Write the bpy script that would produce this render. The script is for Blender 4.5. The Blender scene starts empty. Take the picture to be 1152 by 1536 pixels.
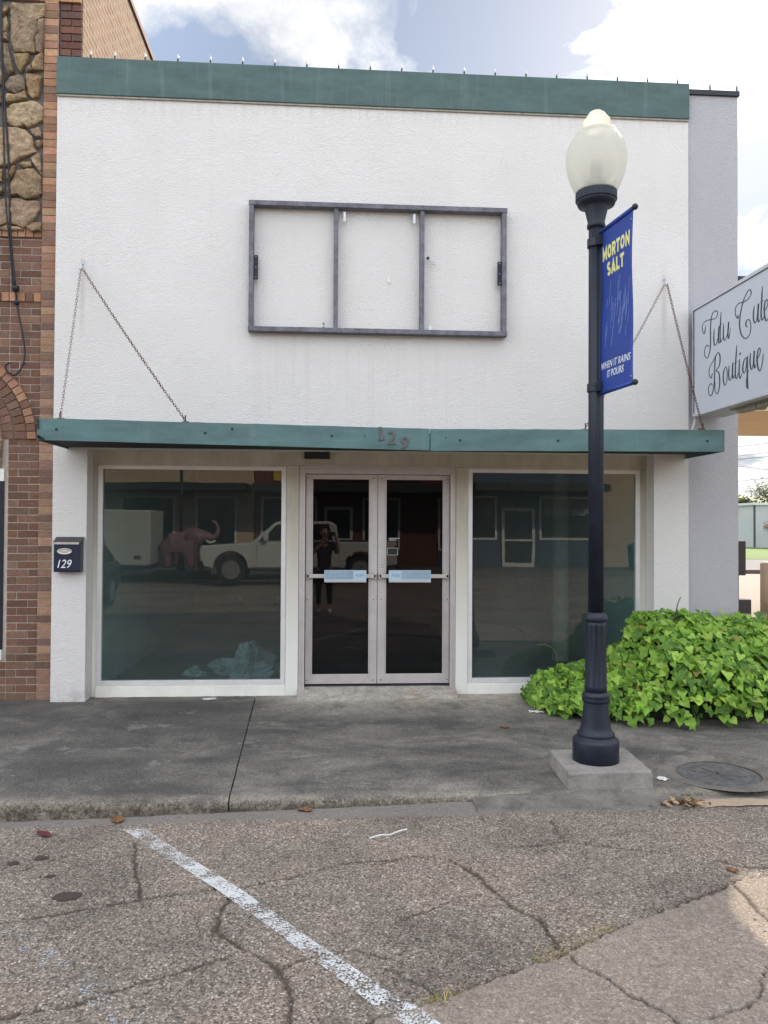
import bpy, bmesh, math, random
import numpy as np
from mathutils import Vector, Matrix, noise as mnoise
random.seed(7)
rng = np.random.default_rng(7)
C = bpy.context.scene.collection
R = math.radians

# ------------------------------------------------------------------ node helpers
class NT:
    def __init__(s, nt): s.nt = nt
    def n(s, typ, _p=None, **inp):
        nd = s.nt.nodes.new('ShaderNode' + typ)
        if _p:
            for k, v in _p.items(): setattr(nd, k, v)
        for k, v in inp.items():
            key = int(k[1:]) if k[0] == 'i' and k[1:].isdigit() else k.replace('_', ' ')
            s.set(nd.inputs[key], v)
        return nd
    def set(s, sock, v):
        if hasattr(v, 'is_output'): s.nt.links.new(v, sock)
        else:
            if sock.type == 'RGBA' and len(v) == 3: v = (*v, 1)
            sock.default_value = v
    def noise(s, vec, scale, detail=4, rough=.55, dist=0):
        return s.n('TexNoise', Vector=vec, Scale=scale, Detail=detail, Roughness=rough, Distortion=dist).outputs['Fac']
    def voro(s, vec, scale, feature='F1', out='Distance', rnd=1.0):
        return s.n('TexVoronoi', {'feature': feature}, Vector=vec, Scale=scale, Randomness=rnd).outputs[out]
    def map(s, vec, sc=(1, 1, 1), loc=(0, 0, 0)):
        return s.n('Mapping', Vector=vec, Scale=sc, Location=loc).outputs[0]
    def math(s, op, a, b=0.0, clamp=False):
        return s.n('Math', {'operation': op, 'use_clamp': clamp}, i0=a, i1=b).outputs[0]
    def rng(s, v, a, b, c=0.0, d=1.0):
        return s.n('MapRange', {'clamp': True}, i0=v, i1=a, i2=b, i3=c, i4=d).outputs[0]
    def mix(s, f, a, b, mode='MIX'):
        nd = s.nt.nodes.new('ShaderNodeMix'); nd.data_type = 'RGBA'; nd.blend_type = mode
        s.set(nd.inputs[0], f); s.set(nd.inputs[6], a); s.set(nd.inputs[7], b)
        return nd.outputs[2]
    def ramp(s, f, stops):
        nd = s.nt.nodes.new('ShaderNodeValToRGB'); s.set(nd.inputs[0], f)
        el = nd.color_ramp.elements
        while len(el) < len(stops): el.new(.5)
        for e, (p, c) in zip(el, stops): e.position = p; e.color = (*c, 1)
        return nd.outputs[0]
    def bump(s, h, strength=.3, dist=.01, normal=None):
        nd = s.n('Bump', Height=h, Strength=strength, Distance=dist)
        if normal is not None: s.set(nd.inputs['Normal'], normal)
        return nd.outputs[0]
    def attr(s, name, out='Color'): return s.n('Attribute', {'attribute_name': name}).outputs[out]
    def obj(s): return s.n('TexCoord').outputs['Object']
    def pos(s): return s.n('NewGeometry').outputs['Position']

def new_mat(name):
    m = bpy.data.materials.new(name); m.use_nodes = True
    t = NT(m.node_tree); b = m.node_tree.nodes['Principled BSDF']
    return m, t, b
def simple(name, col, rough=.6, metal=0.0, var=.15, scale=8, bump=0.0, bscale=60, spec=.4, coat=0):
    m, t, b = new_mat(name); v = t.obj()
    f = t.noise(v, scale, 6, .6)
    f2 = t.noise(v, scale * 7, 3)
    f = t.math('ADD', t.math('MULTIPLY', f, .7), t.math('MULTIPLY', f2, .3))
    lo = tuple(c * (1 - var) for c in col); hi = tuple(min(1, c * (1 + var)) for c in col)
    t.set(b.inputs['Base Color'], t.mix(t.rng(f, .35, .65), lo, hi))
    t.set(b.inputs['Roughness'], t.rng(f, .3, .7, max(0, rough - .08), min(1, rough + .08)))
    b.inputs['Metallic'].default_value = metal
    b.inputs['Specular IOR Level'].default_value = spec
    b.inputs['Coat Weight'].default_value = coat
    if bump: t.set(b.inputs['Normal'], t.bump(t.noise(v, bscale, 4), bump, .005))
    return m

M = {}
# stucco -----------------------------------------------------------------------------------
def stucco(name, col, dirt_or_haze=True):
    m, t, b = new_mat(name); v = t.pos()
    big = t.noise(v, .9, 5, .6); mid = t.noise(v, 6, 5, .6)
    c = t.mix(t.rng(big, .3, .7), tuple(x * .955 for x in col), tuple(min(1, x * 1.03) for x in col))
    c = t.mix(t.math('MULTIPLY', t.rng(mid, .5, .8), .12), c, (.58, .55, .5))
    if dirt_or_haze:
        st = t.noise(t.map(v, (7, 1, .35)), 1.0, 5, .65)              # rain streaks
        c = t.mix(t.math('MULTIPLY', t.rng(st, .56, .8), .15), c, (.46, .44, .4))
        xyz = t.n('SeparateXYZ', i0=v)
        def win(o, a, b_, e): return t.math('MULTIPLY', t.rng(o, a - e, a + e), t.rng(o, b_ - e, b_ + e, 1, 0))
        X, Z = xyz.outputs[0], xyz.outputs[2]
        sp = t.math('GREATER_THAN', t.noise(v, 55, 2, .7), .64)
        w1 = t.math('MULTIPLY', win(X, .1, .75, .12), win(Z, 3.52, 3.68, .06))
        w2 = t.math('MULTIPLY', win(X, 1.4, 1.75, .1), win(Z, 4.86, 4.97, .04))
        w3 = t.math('MULTIPLY', win(X, 1.85, 2.15, .1), win(Z, 4.85, 5.0, .05))
        w4 = t.math('MULTIPLY', win(X, -1.35, -1.1, .1), win(Z, 4.55, 5.1, .1))
        w = t.math('MAXIMUM', t.math('MAXIMUM', w1, w2), t.math('MAXIMUM', t.math('MULTIPLY', w3, .6), t.math('MULTIPLY', w4, .35)))
        c = t.mix(t.math('MULTIPLY', t.math('MULTIPLY', sp, w), .75), c, (.1, .07, .05))
        # brown run-off under the frame and below the anchors
        run = t.math('MULTIPLY', t.rng(t.noise(t.map(v, (22, 1, .5)), 1, 4), .5, .75), t.math('MULTIPLY', win(X, -.75, 1.7, .1), win(Z, 2.7, 3.7, .25)))
        c = t.mix(t.math('MULTIPLY', run, .12), c, (.35, .3, .24))
        c = t.mix(t.math('MULTIPLY', t.math('MULTIPLY', win(X, .4185, .4215, .003), win(Z, 2.6, 3.7, .05)), .35), c, (.3, .27, .24))
        for hx, hz in ((-2.487, 4.28), (3.459, 4.28)): c = t.mix(t.math('MULTIPLY', t.math('MULTIPLY', win(X, hx - .02, hx + .02, .02), win(Z, hz - .5, hz, .25)), .3), c, (.32, .2, .13))
        crk = t.voro(t.map(t.n('VectorMath', {'operation': 'ADD'}, i0=v, i1=t.n('VectorMath', {'operation': 'SCALE'}, i0=t.n('TexNoise', Vector=v, Scale=2.0).outputs['Color'], Scale=.5).outputs[0]).outputs[0], (1, 0, 1)), .7, 'DISTANCE_TO_EDGE'); c = t.mix(t.math('MULTIPLY', t.math('MULTIPLY', t.rng(crk, .0008, .002, 1, 0), t.rng(t.noise(v, 1.1, 3), .58, .64)), .12), c, (.28, .25, .22))
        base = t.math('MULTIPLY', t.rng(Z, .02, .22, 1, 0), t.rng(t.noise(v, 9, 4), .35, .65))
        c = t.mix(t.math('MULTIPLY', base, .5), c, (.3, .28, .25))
        top = t.math('MULTIPLY', t.rng(Z, 5.8, 6.03), t.rng(t.noise(t.map(v, (16, 1, 1)), 1, 4), .45, .75))
        c = t.mix(t.math('MULTIPLY', top, .3), c, (.33, .3, .26))
    t.set(b.inputs['Base Color'], c)
    b.inputs['Roughness'].default_value = .9; b.inputs['Specular IOR Level'].default_value = .15
    h1 = t.noise(t.map(v, (1, 1, 1.25)), 46, 4, .6, .9)
    h2 = t.noise(v, 95, 3, .55)
    h = t.math('ADD', t.rng(h1, .36, .68), t.math('MULTIPLY', h2, .35))
    t.set(b.inputs['Normal'], t.bump(h, .75, .006))
    return m
M['stucco'] = stucco('white_stucco', (.675, .655, .625))
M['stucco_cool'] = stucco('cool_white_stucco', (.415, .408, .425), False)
# painted wood / metal in green -------------------------------------------------------------
def green(name, col, fade):
    m, t, b = new_mat(name); v = t.pos()
    f = t.noise(t.map(v, (1.2, 1, 4)), 2, 6, .65)
    c = t.mix(t.rng(f, .3, .7), tuple(x * .74 for x in col), tuple(x * 1.25 for x in col))
    st = t.noise(t.map(v, (10, 1, .6)), 1, 5, .7)
    c = t.mix(t.math('MULTIPLY', t.rng(st, .55, .78), fade), c, (.2, .25, .23))
    ch = t.math('GREATER_THAN', t.noise(v, 16, 5, .75), .7)
    c = t.mix(t.math('MULTIPLY', ch, .35), c, (.02, .03, .03))
    t.set(b.inputs['Base Color'], c); b.inputs['Roughness'].default_value = .62
    t.set(b.inputs['Normal'], t.bump(t.noise(t.map(v, (2, 2, 14)), 6, 5), .25, .004))
    return m
M['green_band'] = green('green_parapet_paint', (.05, .094, .088), .35)
M['green_board'] = green('green_fascia_paint', (.075, .148, .146), .3)
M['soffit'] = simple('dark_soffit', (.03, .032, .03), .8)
# beige painted trim with dirt ---------------------------------------------------------------
def beige():
    m, t, b = new_mat('beige_trim_paint'); v = t.pos()
    f = t.noise(t.map(v, (3, 3, .7)), 2.2, 6, .65)
    c = t.mix(t.rng(f, .3, .7), (.4, .365, .29), (.56, .525, .44))
    z = t.n('SeparateXYZ', i0=v).outputs[2]
    new = t.rng(t.math('ADD', z, t.math('MULTIPLY', f, .5)), .75, 1.9, 1, 0)   # whiter towards the bottom
    c = t.mix(new, c, (.7, .69, .63))
    sp = t.math('GREATER_THAN', t.noise(v, 30, 4, .7), .71)
    c = t.mix(t.math('MULTIPLY', sp, .4), c, (.2, .16, .11))
    t.set(b.inputs['Base Color'], c); b.inputs['Roughness'].default_value = .6
    t.set(b.inputs['Normal'], t.bump(t.noise(v, 45, 4), .15, .003))
    return m
M['beige'] = beige()
M['cream'] = simple('cream_sill_paint', (.74, .73, .66), .55, 0, .06, 6, .1)
M['alu'] = simple('satin_aluminium', (.52, .485, .47), .42, .35, .08, 9, .05, 90)
M['alu_light'] = simple('pale_aluminium', (.68, .67, .66), .45, .3, .06, 9)
M['push_panel'] = simple('pale_blue_push_panel', (.42, .56, .66), .4, 0, .06, 20)
M['push_grid'] = simple('push_panel_grid', (.22, .3, .38), .5)
M['push_text'] = simple('grey_push_lettering', (.25, .33, .42), .5)
M['dark_rubber'] = simple('dark_rubber', (.025, .026, .03), .75)
M['black'] = simple('black_paint', (.012, .012, .014), .5)
# glass: two thin faces per pane, tinted transparency plus mirror reflection -------------------
def glass(name, tint, base, dirt_or_haze=0):
    m = bpy.data.materials.new(name); m.use_nodes = True; nt = m.node_tree; nt.nodes.clear(); t = NT(nt)
    out = t.n('OutputMaterial')
    fc = t.n('LayerWeight', Blend=.5).outputs['Facing']
    f = t.math('ADD', t.math('MULTIPLY', t.math('POWER', fc, 5.0), .9), base, True)
    tr = t.n('BsdfTransparent', Color=tint).outputs[0]
    gl = t.n('BsdfGlossy', Color=(.95, .9, .87), Roughness=.004).outputs[0]
    # old float glass is not perfectly flat
    t.set(gl.node.inputs['Normal'], t.bump(t.noise(t.pos(), 1.6, 1), .02, .02))
    s = t.n('MixShader', i0=f, i1=tr, i2=gl).outputs[0]
    if dirt_or_haze:
        v = t.pos(); z = t.n('SeparateXYZ', i0=v).outputs[2]
        d = t.math('MULTIPLY', t.rng(t.noise(t.map(v, (1, 1, .5)), .9, 3, .45), .2, .8, .55, 1.2), t.rng(z, .1, 1.1, dirt_or_haze * 1.7, dirt_or_haze))  # diffuse teal veil imitates haze on the glass, stronger low down
        df = t.n('BsdfDiffuse', Color=(.38, .47, .46)).outputs[0]
        s = t.n('MixShader', i0=d, i1=s, i2=df).outputs[0]
    t.set(out.inputs[0], s); return m
M['glass'] = glass('shop_window_glass', (.70, .79, .78), .05, .034)
M['glass_door'] = glass('dark_door_glass', (.2, .22, .28), .036, .008)
M['glass_far'] = glass('far_window_glass', (.3, .33, .36), .08)
# bricks, stones, mortar (colour belongs to each brick) ----------------------------------------
def percol(name, rough, bscale, bstr, sc=25, var=.35):
    m, t, b = new_mat(name); v = t.pos(); a = t.attr('Col')
    f = t.noise(v, sc, 6, .7); g = t.noise(v, sc * 4, 4, .7)
    k = t.math('ADD', t.math('MULTIPLY', f, .6), t.math('MULTIPLY', g, .4))
    c = t.mix(1.0, a, t.mix(t.rng(k, .3, .7), (1 - var,) * 3, (1 + var,) * 3), 'MULTIPLY')
    sp = t.math('GREATER_THAN', t.noise(v, sc * 5, 3, .7), .66)
    c = t.mix(t.math('MULTIPLY', sp, .35), c, (.04, .03, .025))
    t.set(b.inputs['Base Color'], c); b.inputs['Roughness'].default_value = rough
    b.inputs['Specular IOR Level'].default_value = .2
    t.set(b.inputs['Normal'], t.bump(k, bstr, (.03 if sc < 10 else .014) if bscale else .005))
    return m
M['brick'] = percol('textured_brick', .9, 1, .7, 40)
M['stone'] = percol('fieldstone', .92, 1, 1.0, 8, .55)
M['mortar'] = simple('grey_mortar', (.4, .35, .3), .95, 0, .2, 30, .5, 120)
M['mortar_dark'] = simple('dark_mortar', (.13, .118, .105), .95, 0, .25, 30, .6, 90)
def sidebrick():
    m, t, b = new_mat('rough_tan_side_brick'); v = t.pos()
    w = t.n('SeparateXYZ', i0=v); uv = t.n('CombineXYZ', i0=w.outputs[1], i1=w.outputs[2]).outputs[0]
    br = t.n('TexBrick', Vector=uv, Color1=(.2, .105, .06), Color2=(.32, .19, .11), Mortar=(.36, .3, .23), Scale=1.0, Mortar_Size=.012, Brick_Width=.21, Row_Height=.077)
    f = t.noise(v, 18, 6, .7)
    c = t.mix(t.rng(f, .3, .7), t.mix(.45, br.outputs[0], (.09, .045, .025)), t.mix(.15, br.outputs[0], (.36, .25, .155)))
    t.set(b.inputs['Base Color'], c); b.inputs['Roughness'].default_value = .95
    h = t.math('ADD', t.math('MULTIPLY', br.outputs['Fac'], -.6), t.noise(v, 30, 5))
    t.set(b.inputs['Normal'], t.bump(h, .8, .014)); return m
M['sidebrick'] = sidebrick()
# paving -----------------------------------------------------------------------------------
def road():
    m, t, b = new_mat('exposed_aggregate_concrete'); v = t.pos()
    wv = t.n('VectorMath', {'operation': 'ADD'}, i0=v, i1=t.n('VectorMath', {'operation': 'SCALE'}, i0=t.n('TexNoise', Vector=v, Scale=60.0).outputs['Color'], Scale=.012).outputs[0]).outputs[0]
    cell = t.n('TexVoronoi', Vector=wv, Scale=120.0)
    cell2 = t.n('TexVoronoi', Vector=wv, Scale=58.0)
    rnd = t.n('SeparateColor', i0=cell.outputs['Color']).outputs[0]
    rnd2 = t.n('SeparateColor', i0=cell2.outputs['Color']).outputs[1]
    peb = t.ramp(rnd, [(0, (.055, .046, .04)), (.16, (.125, .105, .086)), (.45, (.215, .177, .143)), (.75, (.3, .25, .205)), (.93, (.4, .343, .29)), (1, (.58, .545, .5))])
    big = t.ramp(rnd2, [(0, (.06, .05, .043)), (.3, (.165, .132, .107)), (.65, (.28, .229, .185)), (.9, (.42, .355, .295)), (1, (.6, .565, .51))])
    c = t.mix(t.math('MULTIPLY', t.rng(cell2.outputs['Distance'], .3, .5, 1, 0), .6), peb, big)
    fine = t.noise(v, 260, 3, .6)
    gap = t.math('MULTIPLY', t.rng(cell.outputs['Distance'], .35, .75), t.rng(t.noise(v, 14, 4), .25, .6))
    c = t.mix(t.math('MULTIPLY', gap, .65), c, t.mix(fine, (.05, .042, .037), (.15, .128, .112)))
    st = t.noise(v, 1.1, 6, .62)
    c = t.mix(1.0, c, t.ramp(st, [(.28, (.6, .59, .59)), (.5, (1, .985, .96)), (.7, (1.3, 1.22, 1.12))]), 'MULTIPLY')
    oil = t.math('MULTIPLY', t.rng(t.noise(t.map(v, (1, 1.6, 1), (3, 1, 0)), 2.6, 5, .6), .6, .78), .4)
    c = t.mix(oil, c, (.06, .052, .046))
    slab = t.attr('slab', 'Fac'); gut = t.attr('gutter', 'Fac'); cr = t.attr('crack', 'Fac')
    c = t.mix(t.math('MULTIPLY', slab, .66), c, t.mix(t.rng(t.noise(v, 46, 6, .7), .35, .65), (.22, .178, .14), (.43, .355, .285)))
    c = t.mix(t.math('MULTIPLY', gut, .78), c, t.mix(t.noise(v, 24, 6, .7), (.11, .1, .09), (.25, .228, .205)))
    c = t.mix(t.math('MULTIPLY', cr, .85), c, t.mix(t.noise(v, 50, 4), (.028, .022, .018), (.085, .065, .045)))
    t.set(b.inputs['Base Color'], c); b.inputs['Roughness'].default_value = .88; b.inputs['Specular IOR Level'].default_value = .25
    hh = t.math('ADD', t.math('MULTIPLY', t.rng(cell.outputs['Distance'], .1, .8, 1, 0), .7), t.math('ADD', t.math('MULTIPLY', fine, .4), t.math('MULTIPLY', t.rng(cell2.outputs['Distance'], .1, .6, 1, 0), .5)))
    hs = t.math('MULTIPLY', hh, t.math('SUBTRACT', 1.0, t.math('MULTIPLY', gut, .7)))
    t.set(b.inputs['Normal'], t.bump(hs, .75, .006)); return m
M['road'] = road()
def walk():
    m, t, b = new_mat('stained_sidewalk_concrete'); v = t.pos()
    xyz = t.n('SeparateXYZ', i0=v); X, Y, Z = xyz.outputs
    big = t.noise(t.map(v, (.8, 1.25, 1)), 1.3, 10, .7, .7)
    c = t.ramp(big, [(.32, (.058, .056, .055)), (.45, (.1, .096, .091)), (.58, (.165, .156, .144)), (.72, (.27, .252, .23))])
    lay = t.noise(t.map(v, (.8, 2.6, 1)), 1.5, 9, .7, .5); c = t.mix(1.0, c, t.ramp(lay, [(.3, (.8, .81, .83)), (.5, (1, 1, 1)), (.7, (1.25, 1.23, 1.2))]), 'MULTIPLY')
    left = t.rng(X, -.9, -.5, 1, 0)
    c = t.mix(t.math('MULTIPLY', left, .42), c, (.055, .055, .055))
    # trodden, washed paler strip in front of the door and along the wall base
    near = t.math('MULTIPLY', t.rng(t.math('ADD', Y, t.math('MULTIPLY', t.noise(v, 3, 5), .5)), -.55, .15), t.rng(t.math('ADD', X, t.math('MULTIPLY', t.noise(v, 2, 4), .6)), -.5, .1))
    c = t.mix(t.math('MULTIPLY', near, .85), c, t.mix(t.rng(t.noise(v, 7, 7, .72), .3, .7), (.17, .158, .14), (.46, .425, .375)))
    tan = t.math('MULTIPLY', t.rng(t.noise(t.map(v, (2, 6, 1)), 1.5, 4), .5, .7), t.rng(Y, .0, .2))
    c = t.mix(t.math('MULTIPLY', tan, .45), c, (.33, .22, .11))
    edge = t.math('MULTIPLY', t.rng(t.math('ADD', Y, t.math('MULTIPLY', t.noise(v, 7, 5), .12)), -2.66, -2.58, 1, 0), t.rng(t.noise(v, 6, 4), .3, .6))
    c = t.mix(t.math('MULTIPLY', edge, .7), c, t.mix(t.noise(v, 60, 4), (.15, .135, .115), (.32, .29, .25)))
    face = t.rng(Z, -.044, -.058); pit = t.noise(v, 36, 6, .75)
    c = t.mix(face, c, t.mix(t.rng(pit, .36, .64), (.055, .05, .042), (.25, .225, .185)))
    moss = t.math('MULTIPLY', t.rng(Z, -.07, -.1), t.rng(t.noise(v, 7, 6, .7), .38, .6))
    c = t.mix(t.math('MULTIPLY', moss, .8), c, (.05, .046, .034))
    fine = t.noise(v, 190, 3, .65); mid = t.noise(v, 40, 5, .65)
    g2 = t.noise(v, 105, 4, .75)
    c = t.mix(1.0, c, t.mix(t.rng(g2, .32, .68), (.5, .49, .48), (1.52, 1.48, 1.42)), 'MULTIPLY')
    c = t.mix(1.0, c, t.mix(t.rng(mid, .3, .7), (.8,) * 3, (1.22, 1.2, 1.15)), 'MULTIPLY')
    sp = t.math('GREATER_THAN', t.noise(v, 75, 2, .6), .735)
    c = t.mix(t.math('MULTIPLY', sp, .6), c, (.36, .34, .31))
    t.set(b.inputs['Base Color'], c); b.inputs['Roughness'].default_value = .85; b.inputs['Specular IOR Level'].default_value = .3
    crisp = t.noise(v, 2.3, 8, .66, .3); c = t.mix(t.math('MULTIPLY', t.rng(crisp, .575, .6), .38), c, (.05, .05, .05)); c = t.mix(t.math('MULTIPLY', t.rng(t.noise(t.map(v, (1, 1, 1), (7, 3, 0)), 3.1, 8, .7), .6, .63), .3), c, (.3, .285, .26))
    pale = t.math('MULTIPLY', t.math('MULTIPLY', t.rng(t.math('ADD', Y, t.math('MULTIPLY', t.noise(v, 5, 6, .7), .3)), -.08, .12), t.rng(X, -.55, -.35)), t.rng(X, 1.7, 2.1, 1, 0))
    c = t.mix(t.math('MULTIPLY', pale, .7), c, t.mix(t.rng(t.noise(v, 11, 7, .72), .3, .7), (.24, .22, .19), (.58, .545, .49)))
    rustst = t.math('MULTIPLY', t.math('MULTIPLY', pale, t.rng(X, .6, .8)), t.rng(t.noise(t.map(v, (2.5, 6, 1)), 1.6, 5), .5, .62)); c = t.mix(t.math('MULTIPLY', rustst, .6), c, (.3, .18, .07))
    grit = t.noise(v, 62, 5, .8); c = t.mix(1.0, c, t.mix(t.rng(grit, .36, .64), (.72, .72, .73), (1.25, 1.24, 1.2)), 'MULTIPLY')
    gum = t.math('MULTIPLY', t.rng(t.voro(v, 3.1), .035, .05, 1, 0), t.math('GREATER_THAN', t.noise(v, 1.7, 2), .48)); c2 = t.mix(t.math('MULTIPLY', gum, .55), c, (.03, .03, .03)); t.set(b.inputs['Base Color'], c2)
    t.set(b.inputs['Normal'], t.bump(t.math('ADD', t.math('ADD', t.math('MULTIPLY', fine, .5), mid), t.math('MULTIPLY', face, pit)), .5, .005)); return m
M['walk'] = walk()
def conc(name, lo, hi, sp):
    m, t, b = new_mat(name); v = t.pos()
    f = t.noise(v, 5, 8, .68, .3); g = t.noise(v, 150, 4, .7)
    c = t.mix(t.rng(f, .34, .64), lo, hi); c = t.mix(1.0, c, t.mix(t.rng(g, .3, .7), (.68,) * 3, (1.34, 1.32, 1.29)), 'MULTIPLY')
    s = t.voro(v, 120); c = t.mix(t.math('MULTIPLY', t.math('MULTIPLY', t.rng(s, .12, .25, 1, 0), t.math('GREATER_THAN', t.noise(v, 30, 3), .5)), sp), c, (.42, .38, .33))
    st = t.noise(t.map(v, (1, 1, 3), (5, 2, 0)), 9, 6, .7); c = t.mix(t.math('MULTIPLY', t.rng(st, .55, .75), .55), c, (.07, .062, .052))
    t.set(b.inputs['Base Color'], c); b.inputs['Roughness'].default_value = .92; b.inputs['Specular IOR Level'].default_value = .2
    t.set(b.inputs['Normal'], t.bump(t.math('ADD', g, t.noise(v, 40, 5)), .55, .005)); return m
M['concrete'] = conc('pale_footing_concrete', (.19, .178, .162), (.3, .28, .255), .2)
M['patch'] = conc('grey_patch_concrete', (.095, .087, .077), (.2, .183, .162), .7)
M['sand'] = simple('tan_gutter_silt', (.34, .26, .18), .95, 0, .2, 14, .4, 150)
def stripe(name, thr, col):
    m, t, b = new_mat(name); v = t.pos()
    w = t.math('ADD', t.math('MULTIPLY', t.noise(v, 90, 4, .7), .55), t.math('ADD', t.math('MULTIPLY', t.noise(v, 9, 4), .3), t.math('MULTIPLY', t.noise(v, 2.2, 2), .15)))
    a = t.rng(w, thr, thr + .015)
    t.set(b.inputs['Base Color'], t.mix(t.noise(v, 50, 4), tuple(x * .8 for x in col), col)); b.inputs['Roughness'].default_value = .7
    t.set(b.inputs['Alpha'], a); return m
M['stripe'] = stripe('worn_white_road_paint', .5, (.62, .615, .6))
M['stripe_faint'] = stripe('ghost_road_paint', .56, (.42, .44, .46))
# lamp, banner, sign --------------------------------------------------------------------------
M['navy'] = simple('navy_black_lamp_paint', (.0075, .0118, .024), .5, 0, .35, 9, .2, 90, .4)
M['banner'] = simple('royal_blue_vinyl', (.012, .042, .24), .5, 0, .14, 6)
M['banner_yellow'] = simple('pale_yellow_lettering', (.66, .64, .24), .55, 0, .05)
M['banner_white'] = simple('white_lettering', (.6, .64, .68), .55, 0, .05)
M['banner_rain'] = simple('pale_blue_rain', (.2, .27, .55), .55, 0, .05)
M['sign_face'] = simple('white_sign_acrylic', (.5, .525, .56), .55, 0, .012, 1)
M['sign_case'] = simple('white_sign_case', (.5, .5, .52), .45, 0, .08, 8)
M['sign_ink'] = simple('charcoal_sign_lettering', (.035, .04, .055), .45)
M['fixture'] = simple('weathered_beige_metal', (.3, .27, .22), .7, .1, .3, 25)
M['weathered'] = simple('weathered_grey_timber', (.14, .138, .16), .85, 0, .4, 14, .4, 60)
M['bracket'] = simple('dark_bracket_steel', (.02, .022, .03), .5, .4)
M['zinc'] = simple('zinc_clip', (.5, .52, .55), .4, .5)
M['rust'] = simple('rusty_steel', (.13, .06, .045), .8, .3, .5, 60)
M['galv'] = simple('dull_grey_chain_steel', (.3, .24, .23), .6, .5, .45, 60)
M['mail_navy'] = simple('navy_enamel', (.007, .012, .035), .35, 0, .1, 6, 0, 60, .5, .2)
M['mail_trim'] = simple('brushed_nickel', (.5, .48, .42), .4, .6)
M['white_paint'] = simple('white_paint', (.8, .8, .8), .5, 0, .04)
M['bronze'] = simple('tarnished_number_metal', (.12, .11, .11), .55, .5, .3, 40)
M['wire'] = simple('black_cable', (.012, .012, .016), .6)
M['bulbtip'] = simple('clear_bulb_glass', (.55, .55, .5), .2)
def globe():
    m, t, b = new_mat('frosted_globe_acrylic'); v = t.obj()
    nt = m.node_tree; out = [n for n in nt.nodes if n.type == 'OUTPUT_MATERIAL'][0]
    bn = t.bump(t.noise(v, 110, 2), .8, .005)
    tl = t.n('BsdfTranslucent', Color=(.96, .945, .87), Normal=bn).outputs[0]
    df = t.n('BsdfDiffuse', Color=(.76, .75, .69), Normal=bn).outputs[0]
    tr = t.n('BsdfTransparent', Color=(.93, .92, .84)).outputs[0]
    gl = t.n('BsdfGlossy', Color=(1, 1, .95), Roughness=.16, Normal=bn).outputs[0]
    s = t.n('MixShader', i0=.36, i1=tl, i2=df).outputs[0]
    s = t.n('MixShader', i0=.32, i1=s, i2=tr).outputs[0]
    f = t.n('LayerWeight', Blend=.3).outputs['Fresnel']
    s = t.n('MixShader', i0=t.math('MULTIPLY', f, .5), i1=s, i2=gl).outputs[0]
    t.set(out.inputs[0], s); return m
M['globe'] = globe()
def paint_dust(m):
    nt = m.node_tree; b = nt.nodes['Principled BSDF']; t = NT(nt); v = t.obj(); src = b.inputs['Base Color'].links[0].from_socket
    nz = t.n('SeparateXYZ', i0=t.n('NewGeometry').outputs['Normal']).outputs[2]
    f = t.math('ADD', t.math('MULTIPLY', t.rng(nz, .2, .9), .5), t.math('MULTIPLY', t.rng(t.noise(t.map(v, (1, 1, .25)), 22, 5, .7), .52, .75), .16), True)
    sp = t.math('MULTIPLY', t.math('GREATER_THAN', t.noise(v, 60, 3, .7), .7), .25)
    c = t.mix(t.math('MULTIPLY', f, .2), src, (.12, .115, .11)); t.set(b.inputs['Base Color'], t.mix(sp, c, (.2, .19, .18)))
paint_dust(M['navy'])
M['bulb'] = simple('lamp_bulb', (.4, .41, .45), .4)
# plants --------------------------------------------------------------------------------------
def leafmat(name, trans=.45):
    m, t, b = new_mat(name); a = t.attr('Col')
    nt = m.node_tree; out = [n for n in nt.nodes if n.type == 'OUTPUT_MATERIAL'][0]
    v = t.pos(); c = t.mix(1.0, a, t.mix(t.noise(v, 25, 3), (.8, .8, .8), (1.2, 1.2, 1.1)), 'MULTIPLY')
    t.set(b.inputs['Base Color'], c); b.inputs['Roughness'].default_value = .5; b.inputs['Specular IOR Level'].default_value = .35
    tl = t.n('BsdfTranslucent', Color=c).outputs[0]
    t.set(out.inputs[0], t.n('MixShader', i0=trans, i1=b.outputs[0], i2=tl).outputs[0]); return m
M['leaf'] = leafmat('vine_leaf', .35)
M['tree_leaf'] = leafmat('tree_leaf', .3)
M['stem'] = simple('vine_stem', (.1, .12, .04), .7)
M['bark'] = simple('grey_bark', (.12, .1, .08), .9, 0, .3, 12, .5, 40)
M['grass'] = simple('sunny_lawn_grass', (.09, .16, .025), .9, 0, .35, 3, .6, 30)
M['straw'] = percol('dry_straw', .9, 0, .1)
M['leaf_dry'] = simple('dry_brown_leaf', (.16, .08, .035), .8, 0, .3, 30)
M['leaf_red'] = simple('dark_red_leaf', (.1, .02, .025), .8, 0, .3, 30)
M['paper'] = simple('crumpled_white_paper', (.62, .61, .58), .8, 0, .1, 30)
M['tar'] = simple('dark_oil_stain', (.05, .035, .028), .8)
M['iron'] = simple('cast_iron', (.062, .058, .058), .8, .1, .35, 20, .4, 120)
M['lid_iron'] = simple('dusty_iron_lid', (.1, .095, .09), .85, 0, .45, 26, .5, 110)
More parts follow.
